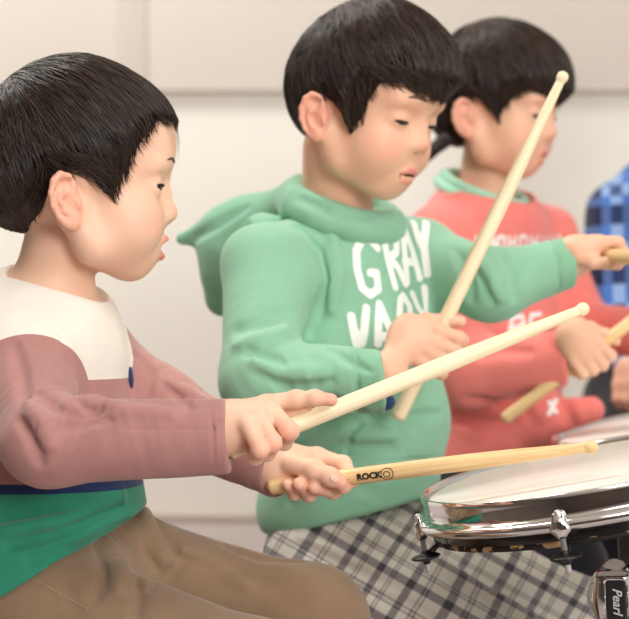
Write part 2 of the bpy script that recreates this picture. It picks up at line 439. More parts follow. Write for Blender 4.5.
# ------------------------------------------------------------------ heads
def poly_sd(q, poly):
    """signed distance to polygon, positive inside"""
    poly = np.asarray(poly, float); n = len(poly); d = np.full(len(q), 1e9); ins = np.zeros(len(q), bool)
    for i in range(n):
        a = poly[i]; b = poly[(i+1) % n]; e = b-a; w = q-a
        h = np.clip((w@e)/(e@e), 0, 1); r = w-h[:, None]*e; d = np.minimum(d, np.einsum('ij,ij->i', r, r))
        c1 = (a[1] > q[:, 1]) != (b[1] > q[:, 1])
        with np.errstate(divide='ignore', invalid='ignore'): xx = (b[0]-a[0])*(q[:, 1]-a[1])/(b[1]-a[1])+a[0]
        ins ^= c1 & (q[:, 0] < xx)
    d = np.sqrt(d); return np.where(ins, d, -d)
class Head:
    def __init__(s, O, fwd, up, sc=1.0, mouth=.0028, eye=.0034, gaze=0.0, chin=0.0, ear_out=.42, jaw=0.0, lipx=0.0, lipz=1.0):
        s.O = np.asarray(O, float); s.R = frame(fwd, up); s.sc = sc
        def lr(fn): return [x for sg in (1, -1) for x in (lambda r: r if isinstance(r, list) else [r])(fn(sg))]
        s.cran = ell((.013, 0, .054), (.0865, .0705, .079)); s.back = ell((-.03, 0, .035), (.046, .058, .058))
        s.face = ell((.05, 0, -.005), (.047, .056, .063+chin)); s.fore = ell((.06, 0, .062), (.0455, .054, .047))
        s.base = U(.022, s.cran, s.back, s.face, s.fore)
        ch = -.0535-chin
        jawl = lr(lambda g: chain([(.006, g*.053, -.014), (.026, g*.044, -.042+jaw), (.060, g*.014, ch)], [.015, .0145, .0140]))
        soft = U(.018, s.cran, s.back, s.face, s.fore, jawl, ell((.0655, 0, ch-.001), (.0140, .0165, .0140)),
                 lr(lambda g: ell((.058, g*.033, -.022), (.030, .025, .028))),
                 lr(lambda g: ell((.083, g*.026, .037), (.012, .020, .009))))      # brow
        # eye sockets
        ey = (.0788, .0305, .0165); s.ey = ey
        soft = SUB(.018, soft, U(0, lr(lambda g: ell((.104, g*.030, .015), (.014, .017, .010)))))
        lid = lr(lambda g: ell((ey[0], g*ey[1], ey[2]), (.0139, .0142, .0122)))
        soft = U(.006, soft, lid)
        # nose
        nose = U(.009, chain([(.0905, 0, .026), (.0945, 0, .009), (.0985, 0, -.005)], [.006, .0055, .006]), sph((.0992, 0, -.0072), .0084),
                 lr(lambda g: ell((.0925, g*.0095, -.0105), (.0078, .0062, .0058))))
        soft = U(.010, soft, nose)
        soft = SUB(.003, soft, U(0, lr(lambda g: ell((.0945, g*.0052, -.0175), (.0042, .0026, .0030)))))
        # mouth mound, lips
        mz = -.041-chin*.9
        soft = U(.012, soft, ell((.0765, 0, mz), (.0150, .021, .016)))
        up_ = [(.0892, .0195, mz+.0012), (.0935, .0125, mz+.0045), (.0962, .0055, mz+.0085), (.0958, 0, mz+.0078), (.0962, -.0055, mz+.0085), (.0935, -.0125, mz+.0045), (.0892, -.0195, mz+.0012)]
        lo_ = [(.0885, .018, mz-.0004), (.0905, .0105, mz-.0068), (.0915, .004, mz-.0083), (.0915, -.004, mz-.0083), (.0905, -.0105, mz-.0068), (.0885, -.018, mz-.0004)]
        up_ = [(x+lipx, y*(.9 if lipz < 1 else 1), mz+(z-mz)*lipz) for x, y, z in up_]; lo_ = [(x+lipx, y*(.9 if lipz < 1 else 1), mz+(z-mz)*lipz) for x, y, z in lo_]; s.gaze = gaze
        UL = U(.002, chain(up_, [.0010, .0025, .0029, .0028, .0029, .0025, .0010])); LL = U(.002, chain(lo_, [.0010, .0031, .0038, .0038, .0031, .0010]))
        s.lips = U(0, UL, LL)
        soft = U(.0035, soft, UL, LL)
        gap = ell((.094+lipx, 0, mz+.0005), (.013, .0165, mouth)); soft = SUB(.0018, soft, gap); s.mz = mz
        # eyes
        def slit(g):
            Rl = frame((1, g*.32, -.05), (0, -g*.10, 1)); return ell((ey[0]+.0125, g*(ey[1]+.001), ey[2]-.0012-gaze), (.013, .0118, eye), Rl)
        s.slits = [slit(1), slit(-1)]
        s.lidsurf = soft; soft = SUB(.0012, soft, U(0, s.slits))
        crease = lr(lambda g: chain([(ey[0]+.0145, g*(ey[1]-.011), ey[2]+.0035-gaze*.5), (ey[0]+.0155, g*ey[1], ey[2]+.0062-gaze*.5), (ey[0]+.0115, g*(ey[1]+.011), ey[2]+.0038-gaze*.5)], .0009))
        soft = SUB(.0025, soft, U(0, crease))
        # ears
        ears = []; s.earR = []
        for g in (1, -1):
            tilt = .20; Rr = np.array([[1, 0, 0], [0, 1, 0], [0, 0, 1.]])
            f = np.array([math.cos(ear_out), -g*math.sin(ear_out)*1.0, 0]); f = np.array([math.cos(ear_out), -g*math.sin(ear_out), 0.])
            u = nrm((-math.sin(tilt), g*.12, math.cos(tilt))); f = nrm(f-(f@u)*u); w = np.cross(u, f)*1.0
            if w[1]*g < 0: w = -w
            Re = np.stack([f, u, w], 1); Oe = np.array([.000, g*.0735, -.001])
            q = lambda a, b, c=0.: (a, b, c)
            disc = ell(q(-.001, .002), (.0152, .0265, .0048))
            disc = SUB(.004, disc, U(.003, ell(q(.001, .003, .0058), (.0108, .0190, .0072))))
            hel = chain([q(.0055, .002, .001), q(.0098, .0125, .001), q(.0065, .0225, .0015), q(-.0015, .0262, .002), q(-.0095, .0215, .0025), q(-.0145, .011, .003), q(-.0152, -.001, .003), q(-.0115, -.0125, .0025), q(-.005, -.0215, .0015)], [.0022, .0027, .0029, .0030, .0030, .0028, .0026, .0024, .0026])
            anti = chain([q(.001, .0155, .0012), q(-.0055, .009, .0022), q(-.008, .000, .0026), q(-.0055, -.009, .0028), q(.001, -.0135, .003)], [.0018, .0024, .0026, .0026, .0024])
            anti2 = chain([q(.0045, .010, .001), q(-.004, .006, .002)], .0017)
            e = U(.0022, disc, U(.002, hel), U(.002, anti, anti2), ell(q(.0015, -.0195, .001), (.0080, .0085, .0045)), ell(q(.0095, -.0045, .0025), (.0038, .0052, .0036)))
            e = SUB(.002, e, U(.001, ell(q(.0040, -.003, .001), (.0052, .0070, .0100)), ell(q(.002, .0180, .003), (.0068, .0036, .0042)), chain([q(-.0105, .012, .004), q(-.0115, .000, .004), q(-.0085, -.011, .004)], .0016)))
            root = ell(q(.006, -.001, -.006), (.010, .018, .0085))
            ears.append(XF(U(.004, e, root), Oe, Re)); s.earR.append((Oe, Re))
        s.ears = U(0, ears)
        s.local = U(.005, soft, ears)
        s.soft = soft
        s.node = XF(s.local, s.O, s.R, sc)
    def W(s, p): return s.O+s.sc*(np.asarray(p, float)@s.R.T)
    def L(s, p): return ((p-s.O)@s.R)/s.sc
    def tint(s, p):
        q = s.L(p); near = np.linalg.norm(q-np.array([.02, 0, .03]), axis=1) < .15
        t = np.zeros((len(p), 3))
        if near.any():
            z = q[near]; lp = s.lips(z); o = np.zeros((len(z), 3))
            o[:, 1] = np.clip(.5-(lp-.0006)/.0016, 0, 1)*(z[:, 0] > .082)
            er = s.ears(z); o[:, 0] = np.maximum(o[:, 0], .5*np.clip(1-er/.002, 0, 1))
            for g in (1, -1):
                d = np.linalg.norm((z-np.array([.075, g*.04, -.017]))/np.array([.03, .022, .02]), axis=1); o[:, 0] = np.maximum(o[:, 0], .55*np.clip(1.15-d, 0, 1))
            d = np.linalg.norm((z-np.array([.104, 0, -.009]))/np.array([.012, .012, .01]), axis=1); o[:, 0] = np.maximum(o[:, 0], .4*np.clip(1.2-d, 0, 1))
            ins = ((z[:, 0] < .0905) & (z[:, 0] > .07) & (np.abs(z[:, 2]-s.mz) < .004) & (np.abs(z[:, 1]) < .016))
            o[:, 2] = ins*.8
            t[near] = o
        return t
    def features(s, parent, brow=1.0, lash=1.0, brow_up=.003, gaze=0.0):
        for g, sl in zip((1, -1), s.slits):
            c = np.array([s.ey[0]+.0004, g*s.ey[1], s.ey[2]]); r = .0124
            th = np.linspace(0, math.pi, 17); prof = [(r*math.sin(t)*s.sc, r*math.cos(t)*s.sc) for t in th]
            gz = nrm((1, g*.12, -.12-gaze)); Rw = s.R@axis_frame(gz)
            e = lathe('eyeball', prof, M['eye_white'], parent, mat4(s.W(c), Rw), 24)
            pr = [(r*math.sin(t)*1.012*s.sc, r*math.cos(t)*1.012*s.sc) for t in np.linspace(0, .80, 9)]
            lathe('iris', pr, M['iris'], e, mat4(s.W(c), Rw), 24)
            # lash line along the upper edge of the slit
            y = np.linspace(-.0105, .0112, 9); pts = []
            for yy in y:
                z = s.ey[2]; pts.append((s.ey[0]+.0155-abs(yy)*.25-max(yy, 0)*.25, g*(s.ey[1]+.001+yy), s._lidz(yy)))
            pts = np.array(pts); w = s.W(march(s.lidsurf, pts+np.array([.012, 0, 0]), (-1, 0, 0), 40)+np.array([.0002, 0, 0]))
            rad = np.array([.0006, .0010, .0012, .0013, .0013, .0013, .0013, .0012, .0008])*s.sc*lash
            v, q = tube_mesh(w[None], rad[None], 6); mk('eyelash', v, q, M['lash'], parent)
            # eyebrow hairs lying on the brow
            t = np.linspace(0, 1, 13); st = np.stack([np.full(13, .12), g*(.0125+.0285*t), .0375+brow_up+.0042*np.sin(t*2.6)-.0016*t], 1)
            p0 = march(s.soft, st, (-1, 0, 0)); rr = np.interp(t, [0, .15, .5, .8, 1], [.0008, .0019, .0022, .0016, .0004])*brow
            v, q = tube_mesh(s.W(p0-np.array([1., 0, 0])*(rr*.05)[:, None])[None], (rr*s.sc)[None], 8); ob = mk('eyebrow', v, q, M['brow'], parent)
    def _lidz(s, yy):
        # find the top edge of the slit at lateral offset yy
        z = np.linspace(s.ey[2]-.008, s.ey[2]+.008, 65); pts = np.stack([np.full(65, s.ey[0]+.0125), np.full(65, s.ey[1]+.001+yy), z], 1)
        d = s.slits[0](pts); k = np.flatnonzero(d < 0)
        return z[k[-1]] if len(k) else s.ey[2]-.0012-s.gaze
    def hair(s, parent, mask, crown, thick=.012, n=2600, L=(.03, .055), grav=.25, tmin=.0, extra=None, h=.0022, grow=.6, rad=.00075, comb=None, tip=.011):
        def T(q): return np.clip(mask(q)*grow, -.004, thick(q) if callable(thick) else thick)
        rid = lambda q: .0004*np.sin(np.arctan2(q[:, 1], q[:, 2]-.03)*34+q[:, 0]*60)+.0005*np.sin(np.arctan2(q[:, 1], q[:, 0]-crown[0])*27+3*np.sin(q[:, 2]*90))
        hb = DISP(s.base, lambda q: T(q)+rid(q)*np.clip(T(q)/.006, 0, 1))
        if extra is not None: hb = U(.006, hb, extra)
        w = XF(hb, s.O, s.R, s.sc)
        v, q = sdf_mesh(w, s.O-.20*s.sc, s.O+.23*s.sc, h, 1)
        # keep only what stands clear of the scalp
        lv = s.L(v); keep = (T(lv) > -.0025)
        if extra is not None: keep |= extra(lv) < .002
        fk = keep[q].all(1); q = q[fk]; u, inv = np.unique(q, return_inverse=True); v = v[u]; q = inv.reshape(-1, 4); lv = s.L(v)
        o = mk('hair', v, q, M['hair_cap'], parent)
        guide = DISP(s.base, lambda p: np.clip(mask(p)*grow+.004, .0008, thick(p) if callable(thick) else thick))
        if extra is not None: guide = U(.006, guide, extra)
        mm = mask(lv); cand = np.flatnonzero(mm > .002); idx = rng.choice(cand, n); p = lv[idx]+rng.normal(0, .0008, (n, 3))
        ln = rng.uniform(L[0], L[1], n); m_ = 10; pts = []; msk = []; K = np.asarray(crown, float); lift = rng.uniform(.0, 1, n)**2*.0022+.0003
        wd = rng.normal(0, 1, (n, 3))
        for k in range(m_):
            pts.append(p.copy()); msk.append(mask(p))
            gr = grad(guide, p, 1e-3); d = p-K; d /= np.linalg.norm(d, axis=1)[:, None]+1e-9
            d = d+np.array([0, 0, -grav])+(comb(p) if comb else 0)+wd*.10
            d -= np.einsum('ij,ij->i', d, gr)[:, None]*gr; d /= np.linalg.norm(d, axis=1)[:, None]+1e-9
            p = p+d*(ln/(m_-1))[:, None]; gr = grad(guide, p, 1e-3); p = p-(guide(p)-lift*(k+1)/m_)[:, None]*gr
        pts = np.stack(pts, 1); msk = np.stack(msk, 1); lim = -rng.uniform(.000, tip, n)[:, None]
        over = np.clip((msk-lim)/.005, 0, 1); over = np.minimum.accumulate(over, axis=1)
        tt = np.linspace(0, 1, m_); prof = np.sin(np.clip(tt*.92+.08, 0, 1)*math.pi)**.6
        r = rad*rng.uniform(.6, 1.25, n)[:, None]*prof[None]*over; r = np.maximum(r, 1e-5)
        vv, qq = tube_mesh(s.W(pts.reshape(-1, 3)).reshape(pts.shape), r*s.sc, 4)
        st = mk('hair_strands', vv, qq, M['hair'], o); attr(st, 'shade', np.repeat(np.repeat(rng.uniform(0, 1, n)**1.5, m_), 4))
        return o
# ------------------------------------------------------------------ hands
def finger(pts, r=.0078, tip=.0064):
    """one finger: polyline of joints, smooth bends, tapering to the tip"""
    n = len(pts); rs = np.linspace(r, tip, n); out = []
    pts = [np.asarray(p, float) for p in pts]
    return U(.004, chain(pts, list(rs)), [sph(pts[i], rs[i]*1.02) for i in range(1, n-1)])
def grip_hand(S, sdir, wdir, fore, sc=1.0, thumb='along'):
    """a hand closed round a stick. S: point on the stick axis at the middle of the grip, sdir: along the stick towards the
    index side, wdir: where the knuckles point, fore: wrist point"""
    s = nrm(sdir); w = nrm(np.asarray(wdir)-np.dot(wdir, s)*s); n = np.cross(s, w)
    S = np.asarray(S, float); side = 1.0
    return s, w, n
def fist(S, sdir, wdir, ndir, wrist, sc=1.0, thumb_along=True, index_ext=False):
    s = nrm(sdir); w = nrm(np.asarray(wdir)-np.dot(wdir, s)*s); n = np.asarray(ndir, float); n = n-(n@s)*s-(n@w)*w; n = nrm(n); S = np.asarray(S, float)
    q = lambda a, b, c: S+sc*(a*s+b*w+c*n)
    fingers = []
    for i, (off, L) in enumerate(((.0235, 1.0), (.0075, 1.06), (-.0082, 1.0), (-.0232, .86))):
        back = -.002*abs(i-1)
        f = [q(off*.95, -.012+back, .0205), q(off, .016*L+back, .0185), q(off*1.0, .0235*L+back, .004), q(off*.98, .0150*L+back, -.0125), q(off*.95, -.001+back, -.0145)]
        fingers.append(finger(f, .0080*sc*(1 if i < 3 else .92), .0066*sc))
    wr = np.asarray(wrist, float)
    mid = q(0, -.040, .012)
    palm = U(.014, chain([q(.019, -.010, .0165), q(.013, -.045, .008)], [.0100*sc, .0125*sc]), chain([q(-.020, -.013, .0155), q(-.012, -.045, .008)], [.0095*sc, .0125*sc]),
             chain([q(.0, -.009, .017), q(0, -.045, .008), wr], [.0105*sc, .0145*sc, .0185*sc]), ell(q(0, -.028, .010), np.array([.022, .026, .011])*sc, np.stack([s, w, n], 1)))
    if thumb_along:
        th = finger([q(.012, -.045, -.002), q(.026, -.026, -.009), q(.038, -.004, -.0095), q(.044, .012, -.007)], .0100*sc, .0072*sc)
    else:
        th = finger([q(.012, -.045, -.002), q(.026, -.024, -.012), q(.024, -.004, -.019), q(.012, .010, -.022)], .0100*sc, .0072*sc)
    body = U(.006, palm, th)
    fing = U(.0012, fingers)
    return U(.0045, body, fing), q
# ------------------------------------------------------------------ room
sc = bpy.context.scene
def room():
    YB = 3.72
    def st(o): o['kind'] = 'structure'; return o
    st(box('floor', (-3, -2.5, -.06), (3.4, YB+.1, 0), M['floor']))
    rot = lambda z: z
    k = -.024                                                    # the wall stands a little askew to the camera
    Rz = np.array([[math.cos(k), -math.sin(k), 0], [math.sin(k), math.cos(k), 0], [0, 0, 1]]); Mw = mat4((0, YB, 0), Rz)
    st(box('wall_back', (-3.2, 0, -.05), (3.6, .12, 2.7), M['wall'], None, Mw))
    zj = P(300, 92, YB)[2]
    st(box('trim_1', (-3.1, -.022, zj), (3.5, 0, 2.6), M['panel'], None, Mw, .004))
    st(box('trim_2', (-.405, -.026, zj), (-.340, 0, 2.6), M['panel2'], None, Mw, .003))
    st(box('wall_left', (-3.1, -2.5, 0), (-3.0, YB, 2.7), M['unseen']))  # added out of view; dark so the hoop mirrors no bright side
    st(box('wall_front', (-3.2, -2.62, 0), (3.6, -2.5, 2.7), M['unseen']))  # added behind the camera as a dark surface for the chrome to reflect
    st(box('baseboard_back', (-3.1, -.014, 0), (3.5, 0, .015), M['base'], None, Mw, .003))
    st(box('ceiling', (-3, -2.5, 2.7), (3.4, YB+.1, 2.76), M['wall']))
def light(name, loc, target, size, power, col, spread=None):
    L = bpy.data.lights.new(name, 'AREA'); L.shape = 'RECTANGLE'; L.size, L.size_y = size; L.energy = power; L.color = col
    o = bpy.data.objects.new(name, L); C.objects.link(o); o.location = loc
    d = Vector(target)-Vector(loc); o.rotation_euler = d.to_track_quat('-Z', 'Y').to_euler(); return o
def lights():
    light('window_light', (1.55, -1.5, 1.85), (-.1, 1.8, .6), (1.3, 1.3), 86, (1, .985, .96))
    light('ceiling_lamp', (.3, .9, 2.6), (-.1, 1.9, .5), (1.6, 1.6), 30, (1, .98, .95))
    light('ceiling_lamp', (-1.2, 2.9, 2.62), (-1.0, 3.40, .9), (1.5, .6), 62, (1, .98, .95))
    w = bpy.data.worlds.new('room_light'); sc.world = w; w.use_nodes = True
    w.node_tree.nodes['Background'].inputs[0].default_value = (1, .975, .94, 1); w.node_tree.nodes['Background'].inputs[1].default_value = .55
def camera():
    cd = bpy.data.cameras.new('camera'); co = bpy.data.objects.new('camera', cd); C.objects.link(co)
    co.location = tuple(CAM); co.rotation_euler = (math.pi/2-PITCH, 0, 0)
    cd.sensor_fit = 'HORIZONTAL'; cd.sensor_width = 36; cd.lens = 36*FPX/629; cd.clip_start = .05
    cd.dof.use_dof = True; cd.dof.focus_distance = 1.64; cd.dof.aperture_fstop = 6.2
    sc.camera = co
    sc.view_settings.view_transform = 'Standard'; sc.view_settings.look = 'None'; sc.view_settings.gamma = 1; sc.view_settings.exposure = 0.0
    sc.view_settings.use_curve_mapping = False
# ------------------------------------------------------------------ drumsticks, drums, stand
STK = {'A': (P(228, 452, 1.567), P(588, 307, 1.70)), 'B': (P(268, 487, 1.728), P(598, 446, 1.665)), 'C': (P(397, 420, 1.877), P(565, 72, 1.89)),
       'D': (P(603, 255, 2.02)-.030*nrm(V(.22, -.06, .97)), P(603, 255, 2.02)+.33*nrm(V(.22, -.06, .97))), 'E': (P(503, 420, 2.205), P(738, 240, 2.19))}
stick_line = {k: nrm(b-a) for k, (a, b) in STK.items()}
def text_mesh(body, size, extr=0, shear=0, bold=0.0):
    cu = bpy.data.curves.new('lettering', 'FONT'); cu.body = body; cu.size = size; cu.align_x = 'CENTER'; cu.align_y = 'CENTER'; cu.shear = shear; cu.offset = bold; cu.extrude = extr; cu.resolution_u = 3
    o = bpy.data.objects.new('lettering', cu); C.objects.link(o); dg = bpy.context.evaluated_depsgraph_get(); me = bpy.data.meshes.new_from_object(o.evaluated_get(dg))
    v = np.array([q.co[:] for q in me.vertices]); f = [tuple(p.vertices) for p in me.polygons]
    bpy.data.objects.remove(o); bpy.data.meshes.remove(me); return v, f
def stick(key, mat, label, r=.0079):
    a, b = STK[key]; L = np.linalg.norm(b-a); ax = nrm(b-a)
    prof = [(0, 0), (r*.55, .0005), (r*.85, .002), (r, .005), (r, L*.60), (r*.90, L*.74), (r*.74, L*.86), (r*.60, L-.016), (r*.56, L-.0125), (r*.66, L-.0105), (r*.78, L-.008), (r*.80, L-.0055), (r*.70, L-.0025), (r*.40, L-.0004), (0, L)]
    root = empty('drumstick', a, label, 'drumstick', 'wooden drumsticks'); R = axis_frame(ax); Mx = mat4(a, R)
    o = bpy.data.objects.new('shaft', None)
    k = len(prof)-6
    # local-space meshes so that the grain follows the stick
    def part(name, pr):
        m = lathe(name, pr, mat, None, None, 28); m.matrix_world = Matrix(Mx.tolist()); bpy.context.view_layer.update(); m.parent = root; m.matrix_parent_inverse = root.matrix_world.inverted(); return m
    bpy.data.objects.remove(o)
    sh = part('shaft', prof[:9]); part('tip', prof[8:]); return root, sh, a, ax, L
def sticks():
    stick('A', M['maple'], 'pale drumstick in the upper hand of the person in maroon sleeves')
    root, sh, a, ax, L = stick('B', M['hickory'], 'honey-coloured drumstick with black stamp, its tip over the nearest drum')
    # stamp rolled onto the shaft
    v, f = text_mesh('ROCK', .0085, 0, 0, .0005)
    vi, fi = text_mesh('-', .012, 0, 0, .0006)
    def wrap(v, f, u0, dv=.0):
        bm = bmesh.new(); vs = [bm.verts.new(tuple(q)) for q in v]
        for ff in f:
            try: bm.faces.new([vs[i] for i in ff])
            except ValueError: pass
        bmesh.ops.triangulate(bm, faces=bm.faces[:]); bmesh.ops.subdivide_edges(bm, edges=[e for e in bm.edges if e.calc_length() > .0025], cuts=2)
        bmesh.ops.triangulate(bm, faces=bm.faces[:])
        bm.verts.index_update(); vv = np.array([q.co[:] for q in bm.verts]); ff = [tuple(x.index for x in t.verts) for t in bm.faces]; bm.free()
        R0 = .0079+.00025; side = nrm(CAM-(a+ax*.1)-((CAM-(a+ax*.1))@ax)*ax); upv = np.cross(side, ax); upv = upv if upv@UP > 0 else -upv
        th = (vv[:, 1]+dv)/R0
        w = a+(vv[:, :1]+u0)*ax+R0*(np.cos(th)[:, None]*side+np.sin(th)[:, None]*upv); return w, ff
    def ringmesh(r0, r1, n=28):
        t = np.linspace(0, 2*math.pi, n+1)[:-1]; vv = [(r0*math.cos(x), r0*math.sin(x), 0) for x in t]+[(r1*math.cos(x), r1*math.sin(x), 0) for x in t]
        return np.array(vv), [(i, (i+1) % n, n+(i+1) % n, n+i) for i in range(n)]
    for (vv, ff), u0 in (((v, f), .1005), ((vi, fi), .078), (ringmesh(.0054, .0063), .118), (ringmesh(.0024, .0033), .1175)):
        w, ff = wrap(vv, ff, u0, -.0018); mk('stamp', w, ff, M['ink'], sh)
    stick('C', M['maple'], 'drumstick held upright in front of the green sweatshirt')
    stick('D', M['hickory'], 'drumstick in the outstretched left hand of the person in green')
    stick('E', M['hickory'], 'drumstick in the right hand of the person in coral')
def drum(cpx, cd, roll, elev, R0, label, lug0):
    Cc = P(cpx[0], cpx[1], cd); r = nrm(Cc-CAM); u = V(-math.sin(roll), math.cos(roll), 0); u = nrm(u-(u@r)*r)
    n = math.cos(elev)*u-math.sin(elev)*r; e1 = nrm(V(math.cos(roll), math.sin(roll), 0)-(V(math.cos(roll), math.sin(roll), 0)@n)*n); e2 = np.cross(n, e1)
    Mx = mat4(Cc, np.stack([e1, e2, n], 1))
    root = empty('drum', Cc-n*.05, label, 'drum', 'shallow drums')
    lathe('shell', [(R0-.006, -.042), (R0-.010, -.042), (R0-.010, -.006), (R0-.004, -.004), (R0-.0035, -.040), (R0-.0035, -.0415)], M['black_shell'], root, Mx, 96)
    lathe('shell_edge', [(R0-.012, -.0405), (R0-.0035, -.0402), (R0-.0020, -.0425), (R0-.0035, -.0455), (R0-.010, -.0460), (R0-.012, -.044)], M['worn'], root, Mx, 96, True, True)
    lathe('drumhead', [(0, -.0020), (R0*.5, -.0020), (R0-.010, -.0022), (R0-.004, -.0045), (R0-.001, -.010)], M['drumhead'], root, Mx, 96)
    hoop = [(R0-.0020, -.004), (R0-.0008, .0015), (R0+.0008, .0024), (R0+.0024, .0014), (R0+.0030, -.004), (R0+.0032, -.0165), (R0+.0050, -.0190), (R0+.0100, -.0200), (R0+.0128, -.0222), (R0+.0136, -.0252), (R0+.0126, -.0285), (R0+.0100, -.0300), (R0+.0084, -.0285), (R0+.0080, -.0255), (R0+.0040, -.0235), (R0+.0010, -.0205), (R0+.0002, -.012)]
    ho = lathe('hoop', hoop, M['chrome'], root, Mx, 120, True, True)
    for k in range(6):
        t = lug0+k*math.pi/3; d = np.array([math.cos(t), math.sin(t), 0]); tl = np.array([-math.sin(t), math.cos(t), 0]); zz = np.array([0, 0, 1.])
        W = lambda p: Cc+p[0]*e1+p[1]*e2+p[2]*n
        A = d*(R0+.0115)
        ear = U(.004, cap(W(A-zz*.022), W(A-zz*.031), .0056), cap(W(A-zz*.027-tl*.006), W(A-zz*.027+tl*.006), .0042), cap(W(A-zz*.022+tl*.0052), W(A-zz*.0140+tl*.0040), .0017), cap(W(A-zz*.022-tl*.0052), W(A-zz*.0140-tl*.0040), .0017))
        v, q = sdf_mesh(ear, W(A-zz*.02)-.03, W(A-zz*.02)+.03, .0014); mk('hoop_claw', v, q, M['chrome'], ho)
        Rr = np.stack([e1, e2, n], 1)
        rod = lathe('tension_rod', [(0, -.010), (.0022, -.010), (.0034, -.0125), (.0034, -.016), (.0030, -.018), (.0027, -.018), (.0027, -.064), (.0022, -.0665), (0, -.0665)], M['steel'], root, mat4(W(A), Rr), 16)
        nut = U(.002, ell(W(A-zz*.052), (.0145, .0145, .0030), Mx[:3, :3]), cap(W(A-zz*.051), W(d*(R0-.003)-zz*.043), .0026), cap(W(A-zz*.049), W(A-zz*.056), .0040))
        v, q = sdf_mesh(nut, W(A-zz*.054)-.028, W(A-zz*.054)+.028, .0014); mk('bracket', v, q, M['black'], root)
    return root, Mx
def stand(base_xy, top, bracket, label):
    root = empty('drum_stand', (base_xy[0], base_xy[1], 0), label, 'stand')
    bx, by = base_xy; z0 = bracket[2]
    def tb(name, pts, r, mat, par=root, sides=16):
        p = np.array(pts, float); v, q = tube_mesh(p[None], np.full((1, len(p)), r), sides); return mk(name, v, q, mat, par)
    tb('pole', [(bx, by, .09), (bx, by, z0)], .0125, M['chrome'])
    tb('arm', [(bx, by, z0), np.array([bx, by, z0])*.55+np.asarray(top)*.45+np.array([.0, .02, .0]), top], .0095, M['black'])
    for k in range(3):
        t = .1+k*2*math.pi/3; lg = tb('leg', [(bx, by, .26), (bx+.10*math.cos(t), by+.10*math.sin(t), .11), (bx+.19*math.cos(t), by+.19*math.sin(t), .014)], .008, M['chrome'])
        e = np.array([bx+.19*math.cos(t), by+.19*math.sin(t), .014]); v, q = sdf_mesh(cap(e-np.array([0, 0, .0]), e+np.array([.012*math.cos(t), .012*math.sin(t), .0]), .0135), e-.04, e+.05, .003); mk('rubber_foot', v, q, M['black'], lg)
    return root
def props():
    d1, M1 = drum((601, 463, ), 1.75, math.radians(11.2), math.radians(7.4), .176, 'shallow drum with chrome hoop and worn black shell, nearest the camera', math.radians(188))
    d2, M2 = drum((700, 416), 2.15, math.radians(10), math.radians(6.0), .176, 'second drum standing behind the nearest drum', math.radians(200))
    # bracket with badge
    bc = P(614, 599, 1.66); bR = np.stack([V(.97, .04, .24), V(-.05, 1, 0), V(-.24, 0, .97)], 1); bR = frame(bR[:, 0], bR[:, 1]); X, Z, Y = bR[:, 0], bR[:, 2], -bR[:, 1]
    R3 = np.stack([X, Z, Y], 1)
    c1 = M1[:3, 3]-M1[:3, 2]*.055
    pole_xy = (bc-Y*.030)[:2]+np.array([.012, 0])
    root = stand(pole_xy, M1[:3, 3]-M1[:3, 2]*.054+M1[:3, 0]*.02, bc-Y*.03+Z*.02, 'chrome drum stand with badged bracket under the nearest drum')
    def rb(hw, hh, hd, rr, c):
        def f(p):
            qd = np.abs((p-c)@R3)-np.array([hw-rr, hh-rr, hd-rr]); return np.linalg.norm(np.maximum(qd, 0), axis=1)+np.minimum(qd.max(1), 0)-rr
        return f
    blk = U(.008, rb(.0165, .0265, .012, .0075, bc), ell(bc-X*.010-Y*.012, (.0155, .025, .020), R3), cap(bc-Y*.030-Z*.018, bc-Y*.030+Z*.018, .015))
    blk = SUB(.001, blk, rb(.0094, .0190, .004, .0035, bc+X*.003+Y*.0125))
    v, q = sdf_mesh(blk, bc-.07, bc+.07, .0014); b = mk('bracket', v, q, M['chrome'], root)
    v, q = sdf_mesh(rb(.0092, .0188, .0016, .0015, bc+X*.003+Y*.0100), bc-.03, bc+.03, .0008); bd = mk('badge', v, q, M['black'], b)
    bd['label'] = 'black badge with silver lettering'
    for body, size, off, sh, bo in (('Pearl', .0118, .0008, .32, .0002),):
        tv, tf_ = text_mesh(body, size, 0, sh, bo); w = bc+X*.003+Y*.0121+tv[:, 1:2]*X-tv[:, :1]*Z+X*off
        mk('lettering', w, tf_, M['badge_ink'], b)
    stand((M2[0, 3]+.08, M2[1, 3]+.06), M2[:3, 3]-M2[:3, 2]*.054, (M2[0, 3]+.08, M2[1, 3]+.06, .40), 'chrome stand under the second drum')
# ------------------------------------------------------------------ shared clothing helpers
def sleeve(pts, rs, end_dir, k=.02):
    s = U(k, chain(pts, rs)); return INT(.004, s, HALF(pts[-1], end_dir))
def panel(name, vq, mat, parent): return mk(name, vq[0], vq[1], mat, parent)
def lettering(node, v, q, lines, r, mat, parent, name='printed_lettering', lift=.0007):
    st = U(0, strokes_flat(node, lines, r)); f = np.concatenate([st(c) for c in np.array_split(v, max(1, len(v)//4000))])
    (a, t), _ = split(v, q, f)
    if len(a):
        g = grad(node, a); return mk(name, a+g*lift, t, mat, parent)
def strokes_flat(node, lines, r):
    out = []; X = []; Y = []
    for ln in lines:
        a = np.array(ln, float); n = 4*(len(a)-1)+1; t = np.linspace(0, len(a)-1, n); X.append(np.interp(t, range(len(a)), a[:, 0])); Y.append(np.interp(t, range(len(a)), a[:, 1]))
    PP, OK = trace(node, np.concatenate(X), np.concatenate(Y)); i0 = 0
    for x in X:
        n = len(x); p, ok = PP[i0:i0+n], OK[i0:i0+n]; i0 += n
        out += [cap(p[i], p[i+1], r) for i in range(n-1) if ok[i] and ok[i+1]]
    return out
